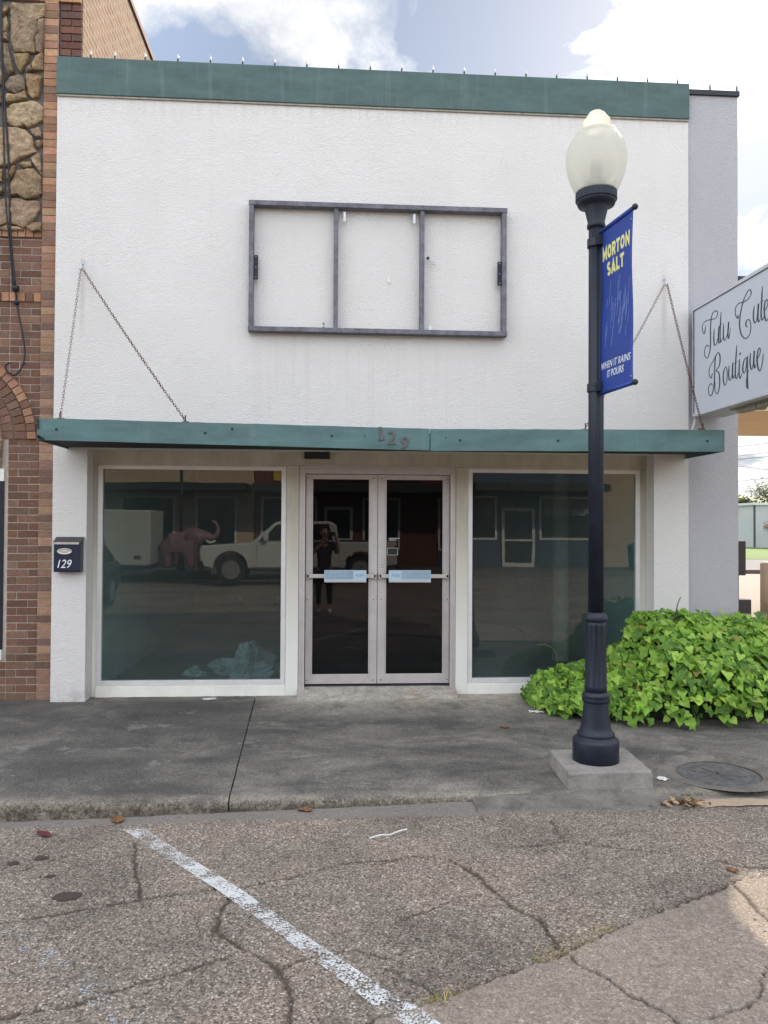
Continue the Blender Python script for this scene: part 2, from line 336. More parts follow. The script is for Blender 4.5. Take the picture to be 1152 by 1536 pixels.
# interior, far things ---------------------------------------------------------------------
M['room_floor'] = simple('dusty_floor', (.12, .11, .1), .8, 0, .3, 2.5)
M['room_teal'] = simple('pale_teal_wall', (.38, .47, .46), .85, 0, .08, 2)
M['room_maroon'] = simple('maroon_wall', (.34, .12, .09), .85, 0, .15, 2)
M['room_dark'] = simple('dark_ceiling', (.05, .05, .055), .9)
M['room_column'] = simple('beige_column', (.5, .45, .36), .7, 0, .1, 3)
M['plastic'] = simple('cloudy_plastic_sheet', (.36, .39, .4), .35, 0, .15, 9, .3, 20)
M['shirt'] = simple('dark_plum_shirt', (.03, .018, .024), .9)
M['skin'] = simple('skin', (.32, .18, .12), .55, 0, .1)
M['hair'] = simple('dark_hair', (.015, .011, .009), .6)
M['trouser'] = simple('black_trousers', (.012, .012, .016), .85)
M['shoe'] = simple('white_shoe', (.65, .65, .65), .6)
M['truck_white'] = simple('white_car_paint', (.52, .54, .54), .3, 0, .06, 3, 0, 60, .5, .3)
M['car_dark'] = simple('dark_car_paint', (.012, .016, .017), .3, 0, .1, 3, 0, 60, .5, .4)
M['tyre'] = simple('tyre_rubber', (.02, .02, .02), .85)
M['rim'] = simple('alloy_rim', (.45, .45, .46), .3, .7)
M['head_lens'] = simple('headlight_lens', (.6, .5, .45), .15)
M['tail_lens'] = simple('tail_light_red', (.3, .01, .012), .2)
M['car_glass'] = simple('dark_car_glass', (.012, .014, .016), .06, 0, .05, 3, 0, 60, .6)
M['trailer'] = simple('white_trailer_skin', (.4, .42, .4), .4, 0, .06, 2)
M['pink'] = simple('pink_fibreglass', (.19, .105, .125), .45, 0, .12, 4)
M['brick_red'] = simple('red_brown_masonry', (.12, .045, .035), .9, 0, .25, 5, .3, 40)
M['tan_wall'] = simple('tan_render', (.45, .34, .25), .9, 0, .12, 3)
M['yellow_wall'] = simple('ochre_panel', (.5, .32, .06), .8, 0, .1, 3)
M['blue_wall'] = simple('slate_blue_panel', (.05, .075, .13), .7, 0, .2, 3)
M['dark_roof'] = simple('dark_metal_roof', (.02, .025, .032), .6, 0, .2, 3)
M['white_frame'] = simple('white_window_frame', (.62, .62, .6), .5)
M['bin'] = simple('dark_green_bin', (.02, .04, .03), .6)
M['tan_soffit'] = simple('tan_soffit_paint', (.62, .42, .24), .8, 0, .08, 2)
M['bollard'] = simple('beige_bollard_paint', (.5, .4, .3), .75, 0, .1, 3, .2, 60)
M['shed'] = None
def shedmat():
    m, t, b = new_mat('grey_corrugated_siding'); v = t.obj()
    w = t.n('TexWave', {'bands_direction': 'X'}, Vector=v, Scale=1.4).outputs['Fac']
    t.set(b.inputs['Base Color'], t.mix(t.noise(v, 1.5, 4), (.33, .34, .34), (.42, .43, .42))); b.inputs['Roughness'].default_value = .6
    t.set(b.inputs['Normal'], t.bump(w, .6, .06)); return m
M['shed'] = shedmat()
M['drive'] = simple('sunny_driveway_concrete', (.27, .235, .195), .9, 0, .12, 1.2, .3, 40)
M['asphalt'] = simple('grey_lane_asphalt', (.15, .15, .15), .9, 0, .15, 2, .3, 60)
M['redcurb'] = simple('dark_red_kerb', (.1, .06, .055), .8)
M['earth'] = simple('ground_earth', (.16, .14, .11), .95, 0, .25, .5)
M['roofing'] = simple('grey_roofing', (.1, .1, .1), .9)
EXPO, SKX, SKY = 1.12, 7.57, 4.4
# ------------------------------------------------------------------ mesh builder
LOC = {}
class MB:
    def __init__(s): s.v = []; s.f = []; s.c = []
    def face(s, idx, col=None): s.f.append(tuple(idx)); s.c.append(col)
    def poly(s, pts, col=None):
        b = len(s.v); s.v += [tuple(p) for p in pts]; s.face(range(b, b + len(pts)), col)
    def box(s, x0, x1, y0, y1, z0, z1, col=None, M_=None):
        P = [(x, y, z) for z in (z0, z1) for y in (y0, y1) for x in (x0, x1)]
        if M_ is not None: P = [tuple(M_ @ Vector(p)) for p in P]
        b = len(s.v); s.v += P
        for q in ((0, 2, 3, 1), (4, 5, 7, 6), (0, 1, 5, 4), (2, 6, 7, 3), (0, 4, 6, 2), (1, 3, 7, 5)): s.face([b + i for i in q], col)
        return s
    def prism(s, poly, d0, d1, axis='y', col=None):
        """closed polygon in the two other axes, extruded along axis"""
        def P(a, b_, d): return {'y': (a, d, b_), 'x': (d, a, b_), 'z': (a, b_, d)}[axis]
        n = len(poly); b = len(s.v)
        s.v += [P(a, c, d0) for a, c in poly] + [P(a, c, d1) for a, c in poly]
        s.face(list(range(b, b + n)), col); s.face(list(range(b + 2 * n - 1, b + n - 1, -1)), col)
        for i in range(n):
            j = (i + 1) % n; s.face((b + i, b + n + i, b + n + j, b + j), col)
        return s
    def loft(s, rings, col=None, caps=True, closed=True):
        b = len(s.v); n = len(rings[0])
        for r in rings: s.v += [tuple(p) for p in r]
        for k in range(len(rings) - 1):
            for i in range(n if closed else n - 1):
                j = (i + 1) % n
                s.face((b + k * n + i, b + k * n + j, b + (k + 1) * n + j, b + (k + 1) * n + i), col)
        if caps and closed:
            s.face([b + i for i in range(n)][::-1], col); s.face([b + (len(rings) - 1) * n + i for i in range(n)], col)
        return s
    def lathe(s, cx, cy, prof, n=32, fr=None, caps=True):
        """prof: (z, r); fr(angle, z) scales the radius"""
        rings = []
        for z, r in prof:
            rings.append([(cx + r * (fr(2 * math.pi * i / n, z) if fr else 1) * math.cos(2 * math.pi * i / n),
                           cy + r * (fr(2 * math.pi * i / n, z) if fr else 1) * math.sin(2 * math.pi * i / n), z) for i in range(n)])
        return s.loft(rings, None, caps)
    def tube(s, pts, r, n=8, col=None, flat=None):
        pts = [Vector(p) for p in pts]; rings = []; up = None
        rr = r if isinstance(r, (list, tuple)) else [r] * len(pts)
        for i, p in enumerate(pts):
            d = (pts[min(i + 1, len(pts) - 1)] - pts[max(i - 1, 0)]); d = d.normalized() if d.length > 1e-9 else Vector((0, 0, 1))
            if up is None: up = d.orthogonal().normalized()
            up = (up - d * up.dot(d)); up = up.normalized() if up.length > 1e-6 else d.orthogonal().normalized()
            w = d.cross(up)
            rings.append([p + (up * math.cos(a) + w * math.sin(a)) * rr[i] for a in (2 * math.pi * k / n for k in range(n))])
        return s.loft(rings, col)
    def ball(s, c, r, n=12, sz=1.0, col=None):
        m = n // 2; rings = []
        for k in range(1, m):
            a = -math.pi / 2 + math.pi * k / m
            rings.append([(c[0] + r * math.cos(a) * math.cos(2 * math.pi * i / n), c[1] + r * math.cos(a) * math.sin(2 * math.pi * i / n), c[2] + r * sz * math.sin(a)) for i in range(n)])
        return s.loft(rings, col)
    def build(s, name, m, parent=None, smooth=False, bevel=0, seg=2, angle=35, loc=None):
        """vertices are in world space; a child's are stored relative to its thing's base"""
        off = Vector(LOC[parent.name] if parent else (loc or (0, 0, 0)))
        me = bpy.data.meshes.new(name); v = np.array(s.v, float) - np.array(off)
        me.from_pydata(v.tolist(), [], s.f); me.validate(); me.update()
        if any(c is not None for c in s.c):
            at = me.color_attributes.new('Col', 'FLOAT_COLOR', 'CORNER'); arr = []
            for p in me.polygons: arr += [(*(s.c[p.index] or (.5, .5, .5)), 1)] * p.loop_total
            at.data.foreach_set('color', np.array(arr, np.float32).ravel())
        bm = bmesh.new(); bm.from_mesh(me); bmesh.ops.recalc_face_normals(bm, faces=bm.faces) if not getattr(s, 'open', False) else None; bm.to_mesh(me); bm.free()
        if smooth: me.polygons.foreach_set('use_smooth', [True] * len(me.polygons))
        me.materials.append(M[m] if isinstance(m, str) else m)
        o = bpy.data.objects.new(name, me); C.objects.link(o)
        if parent: o.parent = parent
        else: o.location = off
        LOC[o.name] = off
        if bevel:
            b = o.modifiers.new('bevel', 'BEVEL'); b.width = bevel; b.segments = seg; b.limit_method = 'ANGLE'; b.angle_limit = R(angle)
        return o

def thing(name, label, cat, loc=(0, 0, 0), group=None):
    o = bpy.data.objects.new(name, None); C.objects.link(o); o.location = loc; LOC[o.name] = Vector(loc)
    o.empty_display_size = .2
    return tag(o, label, cat, group)
def tag(o, label, cat, group=None):
    o['label'] = label; o['category'] = cat
    if group: o['group'] = group
    return o
def struct(o): o['kind'] = 'structure'; return o
def stuff(o, label=None, cat=None):
    o['kind'] = 'stuff'
    if label: tag(o, label, cat)
    return o
def dup(root, loc, label=None, group=None):
    r = root.copy(); C.objects.link(r); r.location = loc; LOC[r.name] = Vector(loc)
    if label: r['label'] = label
    if group: r['group'] = group
    for ch in list(root.children):
        c = ch.copy(); C.objects.link(c); c.parent = r; LOC[c.name] = Vector(loc)
        for g in list(ch.children):
            d = g.copy(); C.objects.link(d); d.parent = c
    return r
def B(*a, **k): return MB().box(*a, **k)

def catmull(pts, n=8):
    P = [Vector(p) for p in pts]
    if len(P) < 3: return P
    P = [P[0] * 2 - P[1]] + P + [P[-1] * 2 - P[-2]]; out = []
    for i in range(1, len(P) - 2):
        a, b, c, d = P[i - 1:i + 3]
        for k in range(n):
            t = k / n
            out.append(.5 * ((2 * b) + (c - a) * t + (2 * a - 5 * b + 4 * c - d) * t * t + (3 * b - a - 3 * c + d) * t ** 3))
    out.append(P[-2]); return out

def text_mesh(mb, body, height, place, bold=0.0, shear=0.0, thick=.002, width=None, center=True):
    """lettering as real thin solids; place(u, v, w) -> world; fits to height (cap height) and optional width"""
    cu = bpy.data.curves.new('lettering', 'FONT'); cu.body = body; cu.size = 1; cu.extrude = .5; cu.offset = bold; cu.shear = shear
    cu.resolution_u = 3
    ob = bpy.data.objects.new('lettering', cu); C.objects.link(ob)
    dg = bpy.context.evaluated_depsgraph_get(); dg.update()
    me = bpy.data.meshes.new_from_object(ob.evaluated_get(dg))
    co = np.array([v.co[:] for v in me.vertices]); fs = [tuple(p.vertices) for p in me.polygons]
    bpy.data.objects.remove(ob); bpy.data.curves.remove(cu); bpy.data.meshes.remove(me)
    lo, hi = co.min(0), co.max(0)
    sy = height / (hi[1] - lo[1]); sx = (width / (hi[0] - lo[0])) if width else sy
    b = len(mb.v)
    for p in co:
        u = (p[0] - lo[0]) * sx - ((hi[0] - lo[0]) * sx / 2 if center else 0); v_ = (p[1] - lo[1]) * sy
        mb.v.append(tuple(place(u, v_, (p[2] + .5) * thick)))
    for f in fs: mb.face([b + i for i in f])
    return mb

def stroke(mb, pts, w, place, thick=.0012, closed=False, w0=0.0):
    P = [Vector(p).to_2d() if not isinstance(p, Vector) else p for p in map(lambda q: Vector((q[0], q[1])), pts)]; n = len(P); rows = []
    for i, p in enumerate(P):
        a = P[i - 1] if (i or closed) else None; c = P[(i + 1) % n] if (i < n - 1 or closed) else None
        d0 = (p - a).normalized() if a is not None else None; d1 = (c - p).normalized() if c is not None else None
        d0 = d0 if d0 is not None else d1; d1 = d1 if d1 is not None else d0
        n0 = Vector((-d0.y, d0.x)); n1 = Vector((-d1.y, d1.x)); m = (n0 + n1); m = m.normalized() if m.length > 1e-4 else n0
        k = w / 2 / max(.42, m.dot(n0)); L, R_ = p + m * k, p - m * k
        rows.append([place(L.x, L.y, w0), place(R_.x, R_.y, w0), place(R_.x, R_.y, w0 + thick), place(L.x, L.y, w0 + thick)])
    if closed: rows.append(rows[0])
    mb.loft(rows, None, not closed)
def arcp(cx, cy, rx, ry, a0, a1, n=12): return [(cx + rx * math.cos(R(a0 + (a1 - a0) * i / n)), cy + ry * math.sin(R(a0 + (a1 - a0) * i / n))) for i in range(n + 1)]
GLYPH = {  # heavy grotesque capitals as stroke centre lines in a box of width w, height 1
 'M': (1.0, [[(.13, 0), (.13, .86), (.5, .3), (.87, .86), (.87, 0)]]), 'O': (.9, [arcp(.45, .5, .32, .37, 0, 345, 18)]),
 'R': (.82, [[(.13, 0), (.13, .87), (.45, .87)] + arcp(.45, .66, .23, .21, 80, -80, 8) + [(.14, .45)], [(.42, .45), (.7, 0)]]), 'T': (.76, [[(0, .87), (.76, .87)], [(.38, .8), (.38, 0)]]),
 'N': (.86, [[(.13, 0), (.13, .84), (.73, .16), (.73, 1)]]), 'S': (.74, [arcp(.37, .71, .24, .17, 25, 255, 10) + arcp(.37, .3, .24, .18, 80, -155, 10)]),
 'A': (.86, [[(.08, 0), (.43, .86), (.78, 0)], [(.25, .26), (.62, .26)]]), 'L': (.66, [[(.13, 1), (.13, .13), (.66, .13)]])}
def block_text(mb, word, h, place, width, sw=.25):
    tot = sum(GLYPH[c][0] for c in word) + .14 * (len(word) - 1); sx = width / tot; u = -width / 2; 
    for c in word:
        gw, st = GLYPH[c]
        for k, s_ in enumerate(st): stroke(mb, s_, sw, lambda a, b_, w: place(u + a * sx, b_ * h, w), .0012, c == 'O', .0003 * k)
        u += (gw + .14) * sx
def each(name, m, parent, blobs, smooth=True):
    for f in blobs:
        q = MB(); f(q); q.build(name, m, parent, smooth)

def seg_dist(px, py, pts):
    d = np.full(px.shape, 1e9)
    for (x0, y0), (x1, y1) in zip(pts[:-1], pts[1:]):
        dx, dy = x1 - x0, y1 - y0; L = dx * dx + dy * dy + 1e-12
        t = np.clip(((px - x0) * dx + (py - y0) * dy) / L, 0, 1)
        d = np.minimum(d, np.hypot(px - x0 - t * dx, py - y0 - t * dy))
    return d
def vnoise(x, y, seed=0):
    """cheap smooth value noise in numpy"""
    xi = np.floor(x).astype(int); yi = np.floor(y).astype(int); fx = x - xi; fy = y - yi
    fx = fx * fx * (3 - 2 * fx); fy = fy * fy * (3 - 2 * fy)
    def h(a, b):
        n = (a * 374761393 + b * 668265263 + seed * 982451653) & 0x7fffffff
        n = ((n ^ (n >> 13)) * 1274126177) & 0x7fffffff
        return ((n ^ (n >> 16)) & 0xffff) / 65535.0
    return (h(xi, yi) * (1 - fx) + h(xi + 1, yi) * fx) * (1 - fy) + (h(xi, yi + 1) * (1 - fx) + h(xi + 1, yi + 1) * fx) * fy
def grid_obj(name, xs, ys, zf, m, attrs=None):
    X, Y = np.meshgrid(xs, ys); Z = zf(X, Y); nx, ny = len(xs), len(ys)
    v = np.stack([X, Y, Z], -1).reshape(-1, 3)
    i = np.arange(nx * ny).reshape(ny, nx)
    q = np.stack([i[:-1, :-1], i[:-1, 1:], i[1:, 1:], i[1:, :-1]], -1).reshape(-1, 4)
    me = bpy.data.meshes.new(name); me.vertices.add(len(v)); me.vertices.foreach_set('co', v.astype(np.float32).ravel())
    me.loops.add(q.size); me.loops.foreach_set('vertex_index', q.astype(np.int32).ravel())
    me.polygons.add(len(q)); me.polygons.foreach_set('loop_start', np.arange(0, q.size, 4, dtype=np.int32))
    me.update(calc_edges=True)
    for k, f in (attrs or {}).items():
        a = me.attributes.new(k, 'FLOAT', 'POINT'); a.data.foreach_set('value', f(X, Y).astype(np.float32).ravel())
    me.polygons.foreach_set('use_smooth', [True] * len(q))
    me.materials.append(M[m]); o = bpy.data.objects.new(name, me); C.objects.link(o); return o

# ================================================================== GROUND, ROAD, SIDEWALK
struct(B(-300, 300, -300, 300, -.8, -.32).build('ground', 'earth'))
CR = [
 ([(-1.145,-3.189),(-1.082,-3.491),(-.991,-3.753),(-.944,-3.92)],.007),
 ([(-2.2,-4.26),(-1.56,-4.093),(-1.127,-3.969),(-.847,-3.895),(-.587,-3.85),(-.447,-3.851),(-.143,-3.745),(.093,-3.624),(.318,-3.606)],.006),
 ([(-.481,-3.884),(-.52,-4.089),(-.524,-4.277),(-.436,-4.373),(-.332,-4.494),(-.224,-4.599),(-.166,-4.74),(-.143,-4.81),(-.147,-5.2)],.009),
 ([(-1.5,-4.9),(-1.252,-4.848),(-1.027,-4.809),(-.872,-4.723),(-.77,-4.655),(-.554,-4.555),(-.42,-4.501)],.006),
 ([(-2.1,-3.6),(-1.786,-3.537),(-1.692,-3.507),(-1.594,-3.433),(-1.445,-3.316)],.005),
 ([(-.195,-4.617),(-.113,-4.559),(.12,-4.504),(.249,-4.581)],.005),
 ([(.644,-3.617),(.777,-3.824),(.832,-4.006),(.88,-4.187),(.975,-4.332),(.994,-4.489),(1.002,-4.627)],.009),
 ([(1.016,-4.629),(1.03,-4.722),(1.117,-4.847),(1.178,-4.977),(1.278,-5.122),(1.32,-5.4)],.007),
 ([(1.378,-3.137),(1.364,-3.476),(1.193,-3.517),(.974,-3.511)],.006),
 ([(1.364,-3.476),(1.791,-3.621),(1.952,-3.701)],.005),
 ([(.242,-3.657),(.478,-3.572),(.651,-3.618)],.005),
 ([(.304,-4.292),(.46,-4.194),(.625,-4.091)],.004),
 ([(2.059,-4.078),(2.041,-4.226),(2.026,-4.408),(2.05,-4.8)],.006),
 ([(2.124,-3.754),(2.22,-3.844),(2.6,-3.9)],.006),
 ([(.244,-4.657),(.398,-4.82),(.455,-4.914)],.006),
 ([(1.823,-4.795),(1.725,-4.913),(1.702,-4.978),(1.582,-5.069),(1.406,-5.131)],.004)]
JOINT = [(-.4,-5.22),(.169,-5.013),(.358,-4.938),(.444,-4.895),(1.003,-4.643),(1.324,-4.447),(1.935,-4.129),(2.1,-4.02),(2.293,-3.977),(3.6,-3.5)]
def base_z(X): return -.10 + .025 * np.clip(X, -3, 1.3)
def jag(X, Y): return X + .02 * (vnoise(X * 30, Y * 30, 3) - .5) + .012 * (vnoise(X * 90, Y * 90, 5) - .5), Y + .02 * (vnoise(X * 30, Y * 30, 4) - .5) + .012 * (vnoise(X * 90, Y * 90, 6) - .5)
def f_crack(X, Y):
    x, y = jag(X, Y); o = np.zeros_like(X)
    for p, w in CR:
        ww = w * 1.45 * (.4 + 1.1 * vnoise(X * 9, Y * 9, 11)); o = np.maximum(o, np.clip(1.5 - seg_dist(x, y, p) / ww, 0, 1))
    ww = .0105 * (.45 + 1.2 * vnoise(X * 7, Y * 7, 12)); o = np.maximum(o, np.clip(1.5 - seg_dist(x, y, JOINT) / ww, 0, 1))
    return o
def f_slab(X, Y):
    x, y = jag(X, Y); jx = np.array([p[0] for p in JOINT]); jy = np.array([p[1] for p in JOINT])
    return np.clip((np.interp(x, jx, jy) - y) / .012 + .2, 0, 1) * (X > .0)
def f_edge(X, Y):
    x, y = jag(X, Y); return np.clip(1 - seg_dist(x, y, JOINT) / .06, 0, 1) * f_slab(X, Y)
def f_gut(X, Y):
    lim = np.interp(X, [-2.1, -.63, .87, 2.17, 2.9], [-2.86, -2.92, -3.0, -2.98, -2.92]) + .05 * (vnoise(X * 8, Y * 8, 8) - .5)
    return np.clip((Y - lim) / .03 + .5, 0, 1)
def f_slabcol(X, Y): return np.maximum(f_slab(X, Y) * .75, f_edge(X, Y))
def road_z(X, Y):
    n = (vnoise(X * 70, Y * 70, 1) - .5) * .0045 + (vnoise(X * 28, Y * 28, 2) - .5) * .004 + (vnoise(X * 3, Y * 3, 7) - .5) * .012
    g = f_gut(X, Y)
    return base_z(X) + n * (1 - .7 * g) - .011 * f_crack(X, Y) + .012 * f_slab(X, Y)
A = {'crack': f_crack, 'slab': f_slabcol, 'gutter': f_gut}
struct(grid_obj('street_road', np.arange(-2.9, 3.61, .0085), np.arange(-5.6, -2.70, .0085), road_z, 'road', A))
zero = lambda X, Y: np.zeros_like(X)
flat = lambda X, Y: base_z(X) - .004
A0 = {'crack': zero, 'slab': zero, 'gutter': zero}
struct(grid_obj('street_road', np.array([-60, -30, -10, -5, -2.9]), np.array([-20, -12, -5.6, -2.7]), flat, 'road', A0))
struct(grid_obj('street_road', np.array([3.6, 8, 20, 60]), np.array([-20, -12, -5.6, -2.7]), flat, 'road', A0))
struct(grid_obj('street_road', np.arange(-2.9, 3.61, .5), np.array([-20, -12, -8, -5.6]), flat, 'road', A0))
# painted stripes: thin sheets just proud of the road, following it
def ribbon(name, L, Rr, m, dz=.0075):
    mb = MB(); n = 60; out = []
    def samp(P, t):
        P = np.array(P); d = np.r_[0, np.cumsum(np.hypot(*np.diff(P, axis=0).T))]; s_ = t * d[-1]
        return np.interp(s_, d, P[:, 0]), np.interp(s_, d, P[:, 1])
    rows = []
    for k in range(n + 1):
        a = samp(L, k / n); b = samp(Rr, k / n); row = []
        for j in range(9):
            x = a[0] + (b[0] - a[0]) * j / 8; y = a[1] + (b[1] - a[1]) * j / 8
            z = float(base_z(np.array(x)) + (vnoise(np.array([x * 3]), np.array([y * 3]), 7)[0] - .5) * .012 + .012 * float(f_slab(np.array([x]), np.array([y]))[0])) + dz * .6
            row.append((x, y, z))
        rows.append(row)
    mb.open = True; mb.loft(rows, None, False, False); return struct(mb.build(name, m))
ribbon('parking_line', [(-1.285,-2.977),(-.587,-3.85),(-.146,-4.459),(.184,-4.929),(.244,-5.008),(.45,-5.32)], [(-1.135,-2.997),(-.43,-3.906),(-.026,-4.473),(.222,-4.812),(.335,-4.937),(.40,-5.048),(.58,-5.32)], 'stripe')
ribbon('parking_line', [(-1.75,-4.0),(-1.541,-4.189),(-.98,-4.767),(-.78,-4.95),(-.6,-5.1)], [(-1.66,-3.95),(-1.48,-4.119),(-.90,-4.677),(-.70,-4.86),(-.52,-5.0)], 'stripe_faint')

# sidewalk: slabs with a chipped, rounded kerb edge
def slab(name, x0, x1, jx=0.0, front=-2.76, low=0.0, step=.02):
    prof = [(.36, .004)] + [(y, -.0105 * -y) for y in np.arange(.3, -2.62, -.06)] + [(-2.66, -.0285), (-2.70, -.030), (-2.727, -.033), (-2.745, -.04), (-2.757, -.055), (-2.764, -.08), (-2.768, -.13), (-2.77, -.3)]
    xs = np.linspace(x0, x1, int(round((x1 - x0) / step)) + 1); v = []; n = len(prof)
    for x in xs:
        for k, (y, z) in enumerate(prof):
            xx = x + (jx * (.3 - y) / 3.0)
            nz = (vnoise(np.array([x * 22.]), np.array([y * 22.]), 21)[0] - .5) * .003 + (vnoise(np.array([x * 2.]), np.array([y * 2.]), 22)[0] - .5) * .006
            yy = y
            if y < -2.68:
                ch = vnoise(np.array([x * 11.]), np.array([0.3]), 23)[0]; ch2 = vnoise(np.array([x * 45.]), np.array([z * 60.]), 24)[0]
                yy += .028 * max(0, ch - .45) * (1 if k < n - 1 else 0) + .008 * (ch2 - .5); nz += -.012 * max(0, ch - .55)
                yy += .02 * (vnoise(np.array([x * 1.3]), np.array([.7]), 25)[0] - .5)
            if abs(x - xs[0]) < 1e-6 or abs(x - xs[-1]) < 1e-6: xx += .006 * (vnoise(np.array([y * 14. + x0]), np.array([x * 3.]), 61)[0] - .5)
            md = math.hypot(xx - 2.845, yy + 2.375); nz -= .024 * min(1, max(0, (.43 - md) / .08))
            v.append((xx, yy, z * (1 - low) + nz - low * (.03 if y < -2.5 else .0)))
    mb = MB(); mb.v = v; mb.open = True
    for i in range(len(xs) - 1):
        for k in range(n - 1): mb.face((i * n + k, i * n + k + 1, (i + 1) * n + k + 1, (i + 1) * n + k))
    return struct(mb.build(name, 'walk', None, True))
slab('sidewalk', -9.5, -.769, .108)
slab('sidewalk', -.760, 2.3, .108)
slab('sidewalk', 2.318, 9.5, .0)
struct(B(-9.5, 9.5, -2.72, .3, -.3, -.05).build('sidewalk_bed', 'tar'))
# ramped threshold in front of the doors
mb = MB(); rows = []
for k in range(9):
    y = -.10 + .40 * k / 8; z = -.004 + .083 * min(1, max(0, (k / 8 - .12) / .75)) ** .85
    rows.append([(-.33 + 1.63 * i / 24 + 0, y + .03 * (vnoise(np.array([i * .6]), np.array([0.]), 31)[0] - .5) * (k < 2), z + .004 * (vnoise(np.array([i * .5]), np.array([k * .5]), 30)[0] - .5)) for i in range(25)])
mb.open = True; mb.loft(rows, None, False, False); struct(mb.build('door_ramp', 'walk', None, True))
# rough concrete patch that ramps from the sidewalk to the road by the lamp
mb = MB(); rows = []
for k in range(13):
    t = k / 12; y = -2.62 - .38 * t; row = []
    for i in range(70):
        x = .95 + 1.42 * i / 69
        e = min(1, min(i, 69 - i) / 12); zt = -.026; zb = float(base_z(np.array(x))) + .0
        z = zt + (zb - zt) * t ** .9 - .03 * (1 - e) * (1 - t) + (vnoise(np.array([x * 14.]), np.array([y * 14.]), 33)[0] - .5) * .014 - .012 * (t > .95) + .004
        row.append((x, y + .05 * (vnoise(np.array([x * 5.]), np.array([1.]), 34)[0] - .5) * t, z))
    rows.append(row)
mb.open = True; mb.loft(rows, None, False, False); struct(mb.build('kerb_patch', 'patch', None, True))
mb = MB(); rows = []
for k in range(6):
    y = -2.84 - .13 * k / 5
    rows.append([(2.38 + 2.2 * i / 60, y + .04 * (vnoise(np.array([i * .4]), np.array([k * .1]), 41)[0] - .5), -.058 - .008 * (k in (0, 5)) + .004 * vnoise(np.array([i * .7]), np.array([k * .9]), 40)[0]) for i in range(61)])
mb.open = True; mb.loft(rows, None, False, False); struct(mb.build('gutter_silt', 'sand', None, True))

# manhole cover sunk in a worn ring
t = thing('manhole_cover', 'round cast iron cover sunk in the sidewalk behind the kerb at right', 'manhole cover', (2.82, -2.39, -.025))
mb = MB(); mb.open = True
prof = [(.44, -.0285), (.41, -.021), (.375, -.024), (.345, -.036), (.31, -.041), (.285, -.0405)]
mb.lathe(2.845, -2.375, [(z, r) for r, z in prof], 56, None, False); mb.build('surround', 'patch', t, True)
mb = MB(); mb.lathe(2.82, -2.395, [(-.06, .285), (-.0385, .285), (-.0365, .278), (-.0365, .245), (-.0405, .24), (-.0405, .212), (-.0375, .207), (-.0375, .165), (-.040, .16), (-.040, .02)], 56); mb.build('cover', 'lid_iron', t, True, 0)
mb = MB()
for k in range(4): mb.box(-.2, .2, -.007, .007, 0, .005, None, Matrix.Translation((2.82, -2.395, -.0405)) @ Matrix.Rotation(R(45 * k + 20), 4, 'Z'))
mb.build('rib', 'lid_iron', t)
# ================================================================== THE WHITE STOREFRONT
b0 = thing('storefront_building', 'white stucco two storey high shop front with green band along its top', 'building', (.5, 0, 0))
XL, XR = -2.752, 3.722
mb = MB()
mb.box(XL, -2.42, 0, .36, -.05, 2.51); mb.box(3.352, XR, 0, .36, -.05, 2.51); mb.box(XL, XR, 0, .36, 2.51, 6.05)
mb.box(XL, -2.5, .36, 14, -.05, 6.05)
mb.build('wall', 'stucco', b0)
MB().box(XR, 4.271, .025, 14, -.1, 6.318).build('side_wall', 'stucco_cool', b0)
MB().box(3.73, 4.285, .0, 14, 6.318, 6.372).build('coping', 'dark_roof', b0, False, .004)
g = MB().box(XL - .004, XR + .004, -.028, .12, 6.036, 6.412).build('parapet_band', 'green_band', b0, False, .008)
MB().box(XL, XR, -.018, -.001, 6.018, 6.034).build('drip_edge', 'fixture', g)
MB().box(XL, XR, .37, 14, 5.7, 5.8).build('roof', 'roofing', b0)
# recessed front: header, jambs, posts
hd = MB().box(-2.42, 3.352, .2, .5, 2.372, 2.56)
hd.box(-2.42, 3.352, .192, .2, 2.372, 2.392)
hd.build('header', 'beige', b0, False, .003)
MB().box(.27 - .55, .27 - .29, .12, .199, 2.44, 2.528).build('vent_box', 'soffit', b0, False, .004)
def jamb(x0, x1, y0=.19): MB().box(x0, x1, y0, .4, -.03, 2.37).build('post', 'beige', b0, False, .004)
jamb(-2.419, -2.374, .21); jamb(-.463, -.334); jamb(1.304, 1.43); jamb(3.288, 3.351, .21)
for x0, x1 in ((-2.374, -.463), (1.43, 3.288)): MB().box(x0, x1, .185, .4, -.03, .112).build('sill', 'cream', b0, False, .004)
def window(x0, x1, z0, z1):
    f = MB(); w = .048
    f.box(x0, x0 + w, .2, .27, z0, z1); f.box(x1 - w, x1, .2, .27, z0, z1); f.box(x0 + w, x1 - w, .2, .27, z0, z0 + w); f.box(x0 + w, x1 - w, .2, .27, z1 - w, z1)
    o = f.build('window', 'alu_light', b0, False, .003)
    MB().box(x0 + w - .006, x1 - w + .006, .23, .236, z0 + w - .006, z1 - w + .006).build('pane', 'glass', o)
    MB().box(x0, x1, .19, .199, z1 - .012, z1 + .006).build('stop_bead', 'beige', o)
window(-2.372, -.466, .114, 2.365); window(1.432, 3.286, .114, 2.365)
